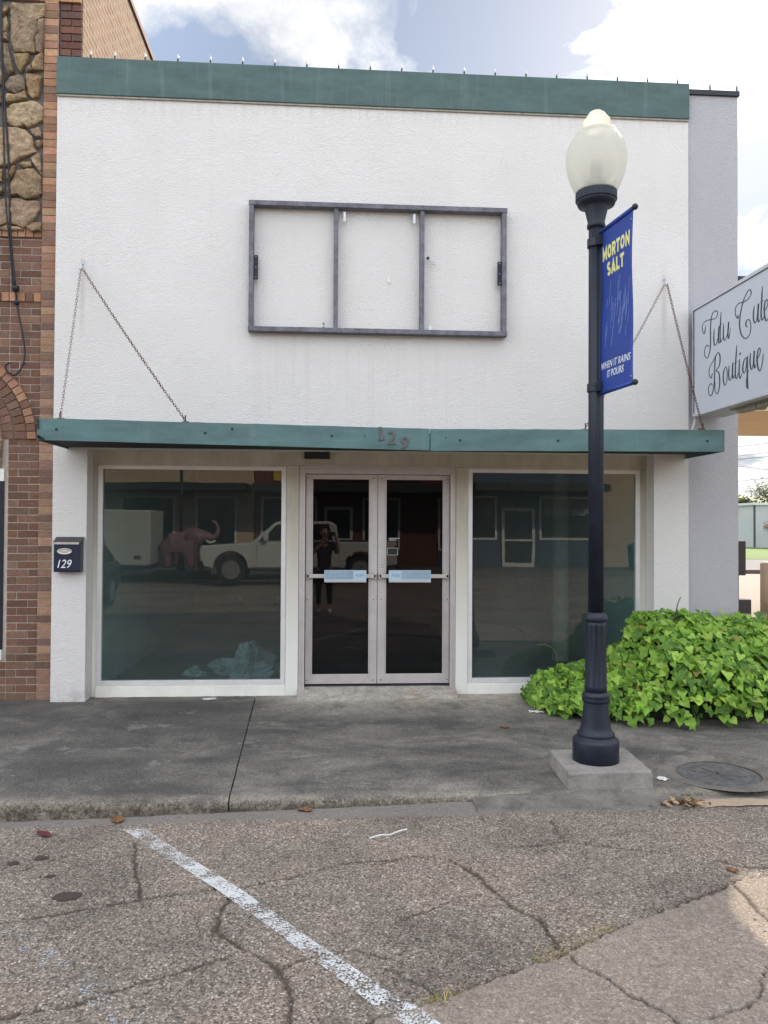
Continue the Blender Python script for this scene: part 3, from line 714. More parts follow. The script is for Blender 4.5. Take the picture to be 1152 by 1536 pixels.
# doors
f = MB(); f.box(-.332, -.27, .2, .31, -.01, 2.345); f.box(1.25, 1.302, .2, .31, -.01, 2.345); f.box(-.332, 1.302, .2, .31, 2.3455, 2.371); f.box(-.27, 1.25, .2, .31, 2.29, 2.345)
f.box(-.289, -.268, .187, .2, -.01, 2.31); f.box(1.248, 1.269, .187, .2, -.01, 2.31)
f.build('door_frame', 'alu', b0, False, .003)
MB().box(-.27, 1.25, .25, .36, .06, .092).build('threshold', 'dark_rubber', b0)
def door(x0, x1, side):
    z0, z1 = .102, 2.287; st = .062; f = MB(); y0, y1 = .262, .306
    meet = .078
    a = st if side < 0 else meet; c = meet if side < 0 else st
    f.box(x0, x0 + a, y0, y1, z0, z1); f.box(x1 - c, x1, y0, y1, z0, z1); f.box(x0 + a, x1 - c, y0, y1, z0, z0 + .1); f.box(x0 + a, x1 - c, y0, y1, z1 - .05, z1)
    gx0, gx1 = x0 + a, x1 - c
    f.box(gx0, gx0 + .012, y0 - .006, y0, z0 + .1, z1 - .05); f.box(gx1 - .012, gx1, y0 - .006, y0, z0 + .1, z1 - .05)
    o = f.build('door', 'alu', b0, False, .003)
    MB().box(gx0 - .005, gx1 + .005, .281, .287, z0 + .095, z1 - .045).build('pane', 'glass_door', o)
    bar = MB().box(x0 + .015, x1 - .015, .215, .24, 1.207, 1.247)
    bar.box(x0 + .012, x0 + .04, .215, .262, 1.197, 1.257); bar.box(x1 - .04, x1 - .012, .215, .262, 1.197, 1.257)
    bar.build('push_bar', 'alu', o, False, .004)
    px0, px1 = (-.068, .368) if side < 0 else (.602, 1.042)
    MB().box(px0, px1, .195, .2145, 1.178, 1.29).build('push_panel', 'push_panel', o, False, .003)
    MB().box(px0, px1, .187, .1945, 1.164, 1.184).build('panel_lip', 'alu', o, False, .002)
    g = MB(); a, e = (px0 + .012, px1 - .14) if side < 0 else (px0 + .14, px1 - .012)
    nx = 15
    for i in range(nx + 1): x = a + (e - a) * i / nx; g.box(x - .0026, x + .0026, .1925, .1952, 1.2, 1.278)
    for k in range(6): z = 1.2 + .078 * k / 5; g.box(a, e, .1918, .1924, z - .0022, z + .0022)
    g.build('grid', 'push_grid', o)
    tx = MB(); cx = px1 - .068 if side < 0 else px0 + .072
    text_mesh(tx, 'PUSH', .03, lambda u, v, w: (cx + u, .1948 - w, 1.222 + v), .01, .1, .002, .086)
    tx.build('lettering', 'push_text', o)
    xs = (x1 - meet / 2, x0 + .02) if side < 0 else (x0 + meet / 2, x1 - .02)
    each('screw', 'black', o, [(lambda q, x=x, z=z: q.ball((x, y0 - .001, z), .0065, 8)) for z in (.14, .98, 2.25) for x in xs])
    if side > 0:
        lk = MB(); lk.lathe(0, 0, [(0, .022), (.008, .021), (.01, .014), (.007, .012)], 20); lk.v = [(x0 + meet / 2 + p[0], y0 - p[2], 1.335 + p[1]) for p in lk.v]
        lk.build('lock', 'zinc', o, True)
        d = MB().box(.592, .70, .277, .2805, 1.445, 1.52).build('decal', 'black', o)
        w = MB()
        each('sticker', 'sign_case', o, [(lambda q, k=k: q.box(.605, .72 - .03 * k, .277, .2802, 1.618 - .018 * k, 1.625 - .018 * k)) for k in range(2)], False)
        w.box(.592, .70, .2745, .2768, 1.517, 1.521); w.box(.592, .70, .2745, .2768, 1.444, 1.448); w.box(.698, .702, .2745, .2768, 1.444, 1.521); w.box(.590, .594, .2745, .2768, 1.444, 1.521)
        w.build('decal_border', 'sign_case', d) if False else w.build('decal_border', 'sign_case', o)
door(-.264, .484, -1); door(.489, 1.246, 1)
# the empty shop behind the glass
rm = MB(); rm.box(-2.5, 3.43, .3, 6.3, -.06, .02); rm.build('shop_floor', 'room_floor', b0)
MB().box(-2.47, -2.43, .4, 6.2, .02, 2.95).build('inner_wall', 'room_teal', b0); MB().box(3.36, 3.4, .4, 6.2, .02, 2.95).build('inner_wall', 'room_teal', b0)
MB().box(-2.43, 3.36, 6.15, 6.25, .02, 2.95).build('back_wall', 'room_maroon', b0)
MB().box(-2.47, 3.4, .5, 6.25, 2.95, 3.0).build('shop_ceiling', 'room_dark', b0)
MB().box(1.42, 1.5, .45, 3.2, .02, 2.95).build('partition', 'room_dark', b0)
MB().box(-.42, -.36, 1.9, 3.2, .02, 2.95).build('partition', 'room_dark', b0)
for x in (-1.6, -.95, -.3): MB().box(x - .035, x + .035, 6.135, 6.15, .38, .49).build('outlet', 'white_paint', b0, False, .004)
cl = tag(MB().lathe(2.98, 2.1, [(.02, .105), (2.95, .105)], 24).build('interior_column', 'room_column', None, False, loc=(2.98, 2.1, 0)), 'round beige column standing inside behind the right shop window', 'column')
# crumpled plastic sheeting on the shop floor
def heap(name, label, cx, cy, rx, ry, h, seed, op=True):
    mb = MB(); n, m_ = 56, 26; rows = []
    for k in range(m_ + 1):
        ph = k / m_ * math.pi / 2; row = []
        for i in range(n):
            a = 2 * math.pi * i / n; p = Vector((math.cos(a) * math.cos(ph), math.sin(a) * math.cos(ph), math.sin(ph)))
            q = p * 2.1 + Vector((seed, seed * .7, 0))
            f = .7 + .5 * mnoise.noise(q * .8) + .2 * abs(mnoise.noise(q * 2.2)) + .09 * abs(mnoise.noise(q * 5))
            row.append((cx + p.x * rx * f, cy + p.y * ry * f, .022 + max(0, p.z) * h * f))
        rows.append(row)
    mb.open = True; mb.loft(rows[:-1], None, False)
    mb.face([len(mb.v) - n + i for i in range(n)])
    return tag(mb.build(name, 'plastic', None, loc=(cx, cy, .02)), label, 'plastic sheet')
heap('plastic_sheet', 'large crumpled clear plastic heap inside behind the left shop window', -.95, 1.25, .46, .4, .36, 1.3)
heap('plastic_sheet', 'small wad of clear plastic at the left end of the crumpled heap', -1.55, 1.2, .14, .12, .13, 4.1)
heap('plastic_sheet', 'low crumpled plastic on the floor behind the double doors', .2, 1.0, .4, .3, .17, 7.7)

# ------------------------------------------------------------------ canopy
cn = thing('entrance_canopy', 'flat green board canopy over the shop front carrying number 129', 'canopy', (.54, -.4, 2.5))
def board(x0, x1, a0, a1, c0, c1):
    mb = MB(); n = 40; rings = []
    for i in range(n + 1):
        t = i / n; x = x0 + (x1 - x0) * t; zb = a0 + (a1 - a0) * t; zt = c0 + (c1 - c0) * t
        j = .0025 * (vnoise(np.array([x * 9.]), np.array([x0]), 51)[0] - .5)
        e = .01 * max(0, 1 - i / 1.0) * 1 + .006 * max(0, i - n + 1)
        rings.append([(x, -.80 + e, zb + j), (x, -.762, zb + j), (x, -.762, zt + j * 2), (x, -.80 + e, zt + j * 2)])
    mb.loft(rings); return mb.build('fascia_board', 'green_board', cn, False, .002)
fa = board(-2.622, .899, 2.502, 2.448, 2.698, 2.65); fb = board(.907, 3.702, 2.446, 2.470, 2.649, 2.676)
MB().box(-2.60, 3.68, -.76, .005, 2.56, 2.615).build('roof_slab', 'roofing', cn)
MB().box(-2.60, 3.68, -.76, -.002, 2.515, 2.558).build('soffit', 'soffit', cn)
MB().box(-2.622, -2.602, -.76, -.003, 2.50, 2.69).build('end_board', 'green_board', cn); MB().box(3.682, 3.702, -.76, -.003, 2.47, 2.67).build('end_board', 'green_board', cn)
def fz(x): return 2.502 - .054 * (x + 2.622) / 3.52 if x < .9 else 2.446 + .024 * (x - .9) / 2.8
each('bolt', 'dark_rubber', fa, [(lambda q, x=x, dz=dz: q.ball((x, -.803, fz(x) + dz), .011 if dz != .12 else .006, 10, 1)) for x, dz in ((-2.45, .1), (-1.14, .105), (2.1, .1), (3.53, .1), (-.9, .15), (.0, .11), (.30, .12), (1.05, .12), (1.18, .1))])
MB().box(-2.621, -2.603, -.806, -.801, fz(-2.6) + .1, fz(-2.6) + .19).build('rot_patch', 'black', fa)
bl = MB()
for i in range(12): x = -2.61 + .005 * i; bl.box(x - .004, x + .006, -.8045, -.8025, fz(x) + .012 + .012 * math.sin(i * 2.3), fz(x) + .045 - .003 * i)
bl.build('rot_patch', 'black', fa)
for ch, x, dz, rot in (('1', .455, .083, 6), ('2', .545, .05, -4), ('9', .655, .003, -10)):
    mb = MB(); ca, sa = math.cos(R(rot)), math.sin(R(rot))
    pl = lambda u, v, w: (x + u * ca - v * sa, -.803 - w, fz(x) + dz + v * ca + u * sa)
    text_mesh(mb, ch, .122, pl, .008, 0, .008, .026 if ch == '1' else .072)
    if ch == '1':
        for u0, u1, v0, v1 in ((-.03, .03, .0, .012),):
            q0 = [pl(a, b_, 0) for a, b_ in ((u0, v0), (u1, v0), (u1, v1), (u0, v1))]; q1 = [pl(a, b_, .007) for a, b_ in ((u0, v0), (u1, v0), (u1, v1), (u0, v1))]; mb.loft([q0, q1])
    mb.build('house_number', 'bronze', fa)

# ------------------------------------------------------------------ chains
def chain(a, b, label, mat_, sag=.02):
    a, b = Vector(a), Vector(b); L = (b - a).length; pitch = .031; n = int(L / pitch); mb = MB(); pts = []
    for k in range(n + 1):
        t = k / n; p = a.lerp(b, t); p.z -= sag * 4 * t * (1 - t); pts.append(p)
    for k in range(n):
        p0, p1 = pts[k], pts[k + 1]; d = (p1 - p0).normalized(); u = d.orthogonal().normalized(); w = d.cross(u)
        ang = (k % 2) * math.pi / 2 + .5 + random.uniform(-.25, .25); s1 = u * math.cos(ang) + w * math.sin(ang); c = (p0 + p1) / 2
        ring = [c + d * (.0205 * math.cos(q)) * (1 if abs(math.cos(q)) < .7 else 1.0) + s1 * (.0105 * math.sin(q)) for q in (2 * math.pi * i / 12 for i in range(12))]
        nrm = d.cross(s1); rings = []
        for i in range(12):
            tg = (ring[(i + 1) % 12] - ring[i - 1]).normalized(); o1 = tg.cross(nrm)
            rings.append([ring[i] + (o1 * math.cos(q) + nrm * math.sin(q)) * .0030 for q in (2 * math.pi * j / 5 for j in range(5))])
        bb = len(mb.v)
        for r in rings: mb.v += [tuple(p) for p in r]
        for i in range(12):
            for j in range(5): mb.face((bb + i * 5 + j, bb + i * 5 + (j + 1) % 5, bb + (i + 1) % 12 * 5 + (j + 1) % 5, bb + (i + 1) % 12 * 5 + j))
    t = thing('support_chain', label, 'chain', tuple(b), 'chains holding up the canopy')
    mb.build('links', mat_, t, True)
    e = MB(); e.tube([b + Vector((0, 0, -.02)), b + Vector((0, -.012, .02)), b + Vector((0, 0, .045))], .007, 6); e.box(b.x - .03, b.x + .03, b.y - .0, b.y + .03, b.z - .022, b.z - .008); e.build('end_hook', 'rust', t)
LA = (-2.487, -.05, 4.29); RA = (3.459, -.05, 4.29)
chain(LA, (-2.43, -.76, 2.715), 'grey chain from left wall hook down to the far left canopy end', 'galv')
chain((LA[0] + .015, LA[1], LA[2] - .01), (-1.324, -.76, 2.70), 'long slanting chain from left wall hook to the canopy towards the sign frame', 'rust')
chain((RA[0] + .01, RA[1], RA[2]), (3.505, -.76, 2.70), 'rusty chain from right wall hook down to canopy beside the hanging sign', 'rust')
chain((RA[0] - .015, RA[1], RA[2] - .01), (2.371, -.76, 2.68), 'slanting chain from right wall hook passing behind the blue banner', 'galv')
for (x, y, z), lb in ((LA, 'steel eye hook in white wall above the left canopy chains'), (RA, 'steel eye hook in white wall above the right canopy chains')):
    mb = MB(); mb.tube([(x, .01, z + .06), (x, -.03, z + .045), (x, -.055, z + .02), (x, -.06, z - .012), (x, -.04, z - .022), (x, -.03, z)], .006, 6); mb.tube([(x - .012, .0, z + .03), (x - .014, -.006, z + .11)], .004, 5); mb.tube([(x + .016, .0, z + .01), (x + .016, -.006, z + .09)], .004, 5)
    tag(mb.build('wall_hook', 'zinc', None, loc=(x, 0, z)), lb, 'hook')

# ------------------------------------------------------------------ empty sign frame
sf = thing('sign_frame', 'empty grey timber sign frame of three bays on the white wall', 'sign frame', (.47, 0, 3.69))
def bar(n, x0, x1, z0, z1, y0=-.105, y1=-.008): return MB().box(x0, x1, y0, y1, z0, z1).build(n, 'weathered', sf, False, .004)
bar('top_rail', -.842, 1.776, 4.955, 5.003); bar('bottom_rail', -.842, 1.776, 3.69, 3.738)
bar('side_rail', -.838, -.792, 3.7385, 4.9545, -.1); bar('side_rail', 1.724, 1.77, 3.7385, 4.9545, -.1)
bar('mullion', .008, .052, 3.7385, 4.9545, -.088); bar('mullion', .882, .926, 3.7385, 4.9545, -.088)
for x0, x1 in ((-.792, -.748), (1.68, 1.724)):
    o = MB().box(x0, x1, -.07, -.062, 4.215, 4.46).build('side_plate', 'bracket', sf, False, .002)
    each('rivet', 'zinc', o, [(lambda q, z=z: q.ball(((x0 + x1) / 2, -.071, z), .006, 8)) for z in (4.235, 4.335, 4.44)])
for x in (.115, .825):
    h = MB().box(x - .012, x + .012, -.06, -.052, 4.83, 4.93); h.ball((x, -.062, 4.86), .005, 6); h.build('hanger_clip', 'zinc', sf, False, .002)
MB().box(.985, 1.0, -.07, -.05, 3.74, 3.79).build('end_clip', 'white_paint', sf)
each('screw', 'black', sf, [(lambda q, z=z: q.ball((-.09, -.012, z), .009, 8)) for z in (3.76, 3.8)])
t = thing('cut_wire', 'short cut wire ends poking from a hole inside the right bay of the sign frame', 'wire', (.985, 0, 4.49))
mb = MB(); mb.ball((.975, -.004, 4.5), .016, 10); mb.build('hole', 'black', t)
mb = MB(); mb.tube(catmull([(.975, -.01, 4.5), (.985, -.04, 4.47), (.95, -.05, 4.455), (.935, -.045, 4.43)]), .003, 5); mb.tube(catmull([(.975, -.01, 4.5), (.99, -.04, 4.46), (1.02, -.055, 4.445), (1.05, -.05, 4.44)]), .004, 5); mb.tube([(1.0, -.05, 4.43), (1.045, -.06, 4.415)], .006, 5); mb.build('strand', 'zinc', t)
tag(MB().box(.56, .58, -.012, .005, 4.235, 4.29).build('wall_anchor', 'cream', None, loc=(.57, 0, 4.23)), 'small pale anchor left in the wall inside the middle frame bay', 'wall anchor')

# ------------------------------------------------------------------ bulbs along the parapet
xs = [-2.437, -2.2] + [-1.9 + .3245 * k for k in range(18)] + [3.968, 4.262]
proto = None
for k, x in enumerate(xs):
    z0 = 6.412 if x < 3.73 else 6.372
    if proto is None:
        proto = thing('parapet_bulb', 'small pointed clear bulb on a clip standing along the roof edge', 'bulb', (x, .02, z0), 'bulbs in a row along the roof edge')
        mb = MB(); mb.box(x - .012, x + .012, .008, .032, z0 - .001, z0 + .006); mb.lathe(x, .02, [(z0 + .006, .0085), (z0 + .045, .0085)], 10); mb.build('socket', 'dark_rubber', proto)
        mb = MB(); mb.lathe(x, .02, [(z0 + .045, .007), (z0 + .055, .0115), (z0 + .075, .0095), (z0 + .1, .002)], 10); mb.build('bulb', 'bulbtip', proto, True)
    else: dup(proto, (x, .02, z0))
# string cable joining the bulbs
mb = MB(); mb.tube([(x_, .034, 6.416) for x_ in np.linspace(-2.5, 3.7, 60)], .005, 5); tag(mb.build('bulb_cable', 'wire', None, loc=(.5, .03, 6.41)), 'thin dark cable running along the green roof edge behind the bulbs', 'cable')

# ------------------------------------------------------------------ mailbox
t = thing('mailbox', 'navy wall mailbox with white number 129 beside the brick building', 'mailbox', (-2.57, 0, 1.28))
MB().prism([(-.004, 1.285), (-.095, 1.285), (-.105, 1.30), (-.105, 1.56), (-.004, 1.615)], -2.70, -2.445, 'x').build('body', 'mail_navy', t, False, .006, 3)
ld = MB().prism([(-.003, 1.617), (-.112, 1.566), (-.112, 1.575), (-.004, 1.628)], -2.707, -2.438, 'x').build('lid', 'iron', t, False, .002)
MB().box(-2.708, -2.457, -.1145, -.1122, 1.556, 1.577).build('trim', 'mail_trim', ld)
bd = MB(); n = 40
def ell(a, c, y): return [(-2.594 + a * math.cos(2 * math.pi * i / n), y, 1.487 + c * math.sin(2 * math.pi * i / n)) for i in range(n)]
bd.loft([ell(.072, .031, -.1045), ell(.072, .031, -.111), ell(.062, .024, -.112), ell(.055, .019, -.107), ell(.03, .01, -.111)]); bd.build('badge', 'mail_trim', t, True)
mb = MB(); text_mesh(mb, '129', .082, lambda u, v, w: (-2.594 + u, -.1052 - w, 1.325 + v), .0, .28, .0018, .135); mb.build('lettering', 'white_paint', t)
# ================================================================== BRICK AND STONE NEIGHBOUR
bb = thing('brick_building', 'brown brick and rough stone building standing left of the white shop front', 'building', (-4.2, .1, 0))
def vary(c, k): 
    f = random.uniform(1 - k, 1 + k); return tuple(max(.01, x * f * random.uniform(.95, 1.05)) for x in c)
BROWN = [(.17, .093, .062), (.155, .086, .06), (.195, .113, .077), (.14, .08, .056), (.2, .12, .083), (.165, .098, .07)]
TAN = [(.40, .225, .135), (.43, .25, .155), (.36, .2, .12), (.30, .165, .105), (.25, .15, .1)]
DARK = [(.15, .075, .06), (.17, .08, .06), (.11, .065, .055)]
def brick(mb, x0, x1, z0, z1, y, col): 
    j = random.uniform(-.0025, .0025); d = random.uniform(-.002, .003)
    mb.box(x0 + .0015 * random.random(), x1, y + d, y + .03, z0 + .001 * random.random(), z1 + j * .3, col)
MB().box(-5.6, -2.775, .12, 15, -.1, 6.052).box(-5.6, -2.56, .134, 15, 6.056, 8.26).build('wall', 'mortar', bb)
arch_c = (-3.90, 2.6)
def in_arch(x, z): return z >= 2.585 and math.hypot(x - arch_c[0], z - arch_c[1]) < .955
face = MB(); h = .077; k = 0; z = 0.0
while z < 4.70:
    nh = h
    zc = z + h / 2
    if not (3.97 < zc < 4.08):
        x = -2.922; alt = k % 2; first = True; i = 0
        while x > -5.6:
            w = .205 if (i + alt) % 2 else .098
            x0 = max(x - w, -5.6); x1 = x - .009
            tri = [(x0, z), (x1, z), (x0, z + h), (x1, z + h)]
            ok = zc < 2.6 or max(math.hypot(a - arch_c[0], c - arch_c[1]) for a, c in tri) > .96
            win = zc < 2.58 and -4.535 < (x0 + x1) / 2 and x0 < -3.262
            if win and zc < .38: win = False
            if zc < 2.58 and x0 < -3.262 < x1 and zc > .38:
                x0 = -3.262; win = False
                if x1 - x0 < .04: win = True
            if ok and not win and x1 - x0 > .03:
                pal = BROWN
                brick(face, x0, x1, z, z + h - .010, .113, vary(random.choice(pal), .1))
            elif not ok and not win:
                # cut bricks next to the arch ring
                if not in_arch(x1, z + h / 2) and zc > 2.58 and not in_arch((x0 + x1) / 2 + .04, zc):
                    xa = arch_c[0] + math.sqrt(max(0, .958 ** 2 - (zc - arch_c[1]) ** 2))
                    if x1 - xa > .03 and xa > x0 - .02: brick(face, xa + .008, x1, z, z + h - .010, .113, vary(random.choice(BROWN), .15))
            x -= w; i += 1
    z += h; k += 1
# soldier and edge courses
x = -2.925
while x > -5.6:
    brick(face, x - .07, x, 4.632, 4.73, .088, vary(random.choice(TAN), .12)); brick(face, x - .07, x, 3.985, 4.072, .098, vary(random.choice(TAN + BROWN[:2]), .15)); x -= .078
x = -2.562; i = 0
while x > -5.6: brick(face, x - .2, x, 7.03, 7.12, .078, vary(random.choice(TAN), .12)); x -= .208
z = .005; k = 0
while z < 7.02:
    hh = h if random.random() > .08 else h
    pal = TAN if z > 4.3 else ([(.27, .165, .11), (.3, .18, .12), (.24, .145, .1), (.33, .2, .13)] if random.random() < .85 else [(.17, .105, .078)])
    brick(face, -2.916, -2.783, z, z + h - .009, .083, vary(random.choice(pal), .14)); z += h
z = 6.42; k = 0
while z < 8.2:
    x = -2.562; i = 0
    while x > -2.78:
        w = (.215 if k % 2 == 0 else (.1 if i == 0 else .115)); brick(face, max(x - w + .009, -2.78), x, z, z + h - .01, .11, vary(random.choice(DARK + BROWN[:1]), .15)); x -= w; i += 1
    z += h; k += 1
z = 7.13
while z < 8.2:
    x = -2.79
    while x > -5.6: brick(face, x - .2, x, z, z + h - .01, .105, vary(random.choice(BROWN), .15)); x -= .209
    z += h
def ring(r0, r1, n, pal, y):
    for i in range(n):
        a0 = math.pi * i / n; a1 = math.pi * (i + 1) / n; g = .0045 / r0; c = vary(random.choice(pal), .14); d = random.uniform(-.002, .003)
        P = [(arch_c[0] + r * math.cos(a), arch_c[1] + r * math.sin(a)) for r, a in ((r0, a0 + g), (r1 - .008, a0 + g * .8), (r1 - .008, a1 - g * .8), (r0, a1 - g))]
        face.prism(P, y + d, y + .04, 'y', c)
ring(.862, .955, 36, TAN + BROWN[:1], .083); ring(.738, .86, 32, BROWN, .098); ring(.60, .735, 27, BROWN, .104)
MB().box(-2.917, -2.782, .092, .119, .0, 7.02).build('joint_strip', 'mortar', bb)
face.build('brickwork', 'brick', bb, False, .0035, 1)
MB().box(-4.9, -2.925, .05 + .06, .119, 4.735, 7.025).build('stone_bed', 'mortar_dark', bb)
STONES = [[(-3.229,6.98),(-2.908,6.996),(-2.919,6.858),(-2.975,6.82),(-2.982,6.686),(-3.007,6.641),(-2.996,6.49),(-3.21,6.498),(-3.236,6.586),(-3.243,6.78),(-3.241,6.94)],[(-2.966,6.838),(-2.915,6.849),(-2.92,6.565),(-2.941,6.493),(-2.988,6.491),(-3.002,6.632),(-2.977,6.686)],[(-2.981,6.988),(-2.908,6.983),(-2.911,6.858),(-2.966,6.847)],[(-3.343,6.952),(-3.267,6.952),(-3.27,6.894),(-3.342,6.829)],[(-3.341,6.811),(-3.287,6.853),(-3.26,6.762),(-3.297,6.689),(-3.34,6.687)],[(-3.34,6.669),(-3.276,6.686),(-3.275,6.606),(-3.339,6.607)],[(-3.338,6.581),(-3.27,6.566),(-3.203,6.286),(-3.258,6.257),(-3.328,6.422)],[(-3.214,6.472),(-3.056,6.47),(-3.064,6.416),(-3.135,6.289),(-3.169,6.314),(-3.196,6.393)],[(-2.996,6.455),(-2.924,6.485),(-2.922,6.325),(-3.02,6.312),(-3.033,6.374)],[(-3.092,6.282),(-3.002,6.269),(-2.929,6.254),(-2.949,6.103),(-2.965,6.049),(-3.021,6.024),(-3.064,6.071)],[(-3.29,6.15),(-3.232,6.241),(-3.147,6.262),(-3.095,6.22),(-3.094,6.114),(-3.187,6.07),(-3.264,6.098)],[(-3.31,6.043),(-3.264,6.063),(-3.196,6.048),(-3.136,6.077),(-3.081,6.097),(-3.08,6.026),(-3.186,5.995),(-3.309,5.964)],[(-3.304,5.867),(-3.228,5.958),(-3.101,5.977),(-3.05,6.001),(-2.99,6.004),(-2.913,5.945),(-2.92,5.812),(-3.064,5.727),(-3.098,5.752),(-3.166,5.731),(-3.294,5.77)],[(-3.335,6.307),(-3.3,6.264),(-3.283,6.23),(-3.334,6.219)],[(-3.088,6.318),(-3.037,6.364),(-3.024,6.303),(-3.079,6.287)],[(-3.359,6.209),(-3.283,6.221),(-3.307,6.158),(-3.358,6.147)],[(-3.357,6.068),(-3.315,6.043),(-3.313,5.964),(-3.356,5.953)],[(-3.353,5.722),(-3.183,5.729),(-3.072,5.698),(-3.02,5.647),(-3.002,5.577),(-2.975,5.48),(-3.069,5.442),(-3.137,5.413),(-3.196,5.375),(-3.263,5.333),(-3.348,5.335)],[(-3.038,5.708),(-2.953,5.742),(-2.927,5.677),(-2.935,5.641),(-2.977,5.631),(-3.016,5.664)],[(-2.977,5.586),(-2.934,5.601),(-2.93,5.562),(-2.95,5.53),(-2.976,5.542)],[(-3.03,5.425),(-2.941,5.473),(-2.926,5.306),(-2.948,5.292),(-3.0,5.356)],[(-3.149,5.359),(-3.111,5.383),(-3.025,5.386),(-3.021,5.338),(-3.093,5.322)],[(-3.165,5.302),(-3.008,5.32),(-2.921,5.235),(-2.929,5.156),(-2.919,5.068),(-2.978,5.022),(-3.089,5.009),(-3.158,5.051),(-3.242,5.03),(-3.251,5.092)],[(-3.271,5.293),(-3.178,5.341),(-3.186,5.261),(-3.236,5.189),(-3.266,5.197)],[(-3.343,4.992),(-3.259,5.012),(-3.132,5.012),(-3.055,4.997),(-2.948,4.987),(-2.943,4.899),(-2.984,4.792),(-3.094,4.714),(-3.171,4.743),(-3.256,4.753),(-3.34,4.711)],[(-3.331,4.694),(-3.247,4.745),(-3.128,4.718),(-3.085,4.692),(-3.255,4.679)],[(-3.069,4.728),(-3.009,4.774),(-2.916,4.777),(-2.923,4.689),(-3.017,4.677)],[(-2.948,5.287),(-2.918,5.279),(-2.922,5.253)],[(-3.348,5.308),(-3.297,5.301),(-3.303,5.169),(-3.346,5.185)],[(-3.345,5.115),(-3.303,5.125),(-3.294,5.081),(-3.344,5.027)],]
stn = MB()
SC = [(.3, .205, .115), (.25, .178, .11), (.29, .215, .145), (.22, .165, .115), (.33, .245, .155)]
def stone(poly, dx=0.0, flip=False):
    P = [Vector((x, 0, z)) for x, z in poly]; c = sum(P, Vector()) / len(P)
    if flip: P = [Vector((2 * -3.14 - p.x, 0, p.z)) for p in P]; c = sum(P, Vector()) / len(P)
    # densify the outline, then step it in towards an uneven, split face
    out = []
    for i in range(len(P)):
        a, b_ = P[i], P[(i + 1) % len(P)]; m_ = max(2, int((b_ - a).length / .022))
        out += [a.lerp(b_, j / m_) for j in range(m_)]
    s0 = random.uniform(0, 50); col = vary(random.choice(SC), .12); rings = []
    for f, d in ((1.0, .0), (.995, .034), (.97, .046), (.88, .053), (.62, .057), (.35, .06), (.12, .06)):
        r = []
        for p in out:
            q = c + (p - c) * f; nn = mnoise.noise(Vector((q.x * 9 + s0, s0, q.z * 9))) * .018 + mnoise.noise(Vector((q.x * 26, s0, q.z * 26))) * .007
            e = 1 + .05 * mnoise.noise(Vector((p.x * 30, s0, p.z * 30)))
            q = c + (p - c) * f * e
            ridge = .028 * abs(mnoise.noise(Vector((q.x * 5 + s0, 3, q.z * 12))))
            r.append((q.x + dx, .113 - d * 1.0 - (nn + ridge) * (1 if d else 0), q.z))
        rings.append(r)
    stn.loft(rings, col)
for s_ in STONES: stone(s_)
for s_ in STONES: stone(s_, -.435, True)
stn.build('stonework', 'stone', bb, False)
MB().box(-2.5605, -2.553, .136, 15, 6.06, 8.2).build('side_wall', 'sidebrick', bb)
MB().box(-5.62, -2.53, .09, 15.02, 8.262, 8.33).build('coping', 'rust', bb)
# arched panel and window at the far left edge
ty = MB()
for i, p in enumerate([[(-3.29, 2.32), (-3.275, 2.58), (-3.33, 2.85), (-3.55, 2.8), (-3.6, 2.4)], [(-3.34, 2.88), (-3.5, 3.05), (-3.8, 3.15), (-3.85, 2.85), (-3.58, 2.83)], [(-3.62, 2.42), (-3.6, 2.78), (-4.1, 2.8), (-4.1, 2.4)], [(-4.13, 2.42), (-4.5, 2.4), (-4.48, 2.85), (-4.12, 2.82)]]):
    stn2 = stn; stn = ty; stone(p); stn = stn2
ty.build('arch_stonework', 'stone', bb)
wf = MB().box(-4.53, -3.2615, .10, .16, 2.18, 2.3).box(-4.53, -3.2615, .09, .16, .40, .50).build('window', 'alu_light', bb)
MB().box(-3.32, -3.2615, .11, .16, .501, 2.179).build('frame', 'bracket', wf)
MB().box(-4.53, -3.32, .105, .118, .50, 1.78).build('pane', 'car_glass', wf); MB().box(-4.53, -3.32, .105, .118, 1.83, 2.18).build('pane', 'glass_far', wf)
# cable down the stonework
t = thing('cable', 'pair of black cables hanging down the stone panel and looping below', 'cable', (-3.2, .05, 4.1))
mb = MB(); mb.tube(catmull([(-3.335, .06, 8.2), (-3.328, .04, 6.995), (-3.291, .045, 6.121), (-3.235, .045, 5.385), (-3.207, .05, 4.649), (-3.162, .06, 4.12)]), .011, 6)
mb.tube(catmull([(-3.30, .055, 8.2), (-3.315, .035, 6.9), (-3.305, .04, 6.2), (-3.28, .04, 5.5), (-3.25, .03, 4.95), (-3.21, .045, 4.5), (-3.18, .06, 4.1)]), .008, 6)
mb.tube(catmull([(-3.162, .07, 4.08), (-3.14, .065, 3.916), (-3.075, .06, 3.6), (-3.06, .06, 3.45), (-3.085, .06, 3.32), (-3.151, .06, 3.235), (-3.225, .06, 3.265), (-3.243, .06, 3.33), (-3.2, .06, 3.355)]), .009, 6); mb.build('strand', 'wire', t, True)
each('connector', 'wire', t, [lambda q: q.ball((-3.155, .055, 4.1), .035, 12), lambda q: q.ball((-3.145, .06, 3.96), .028, 12), lambda q: q.ball((-3.06, .055, 3.35), .012, 8)])

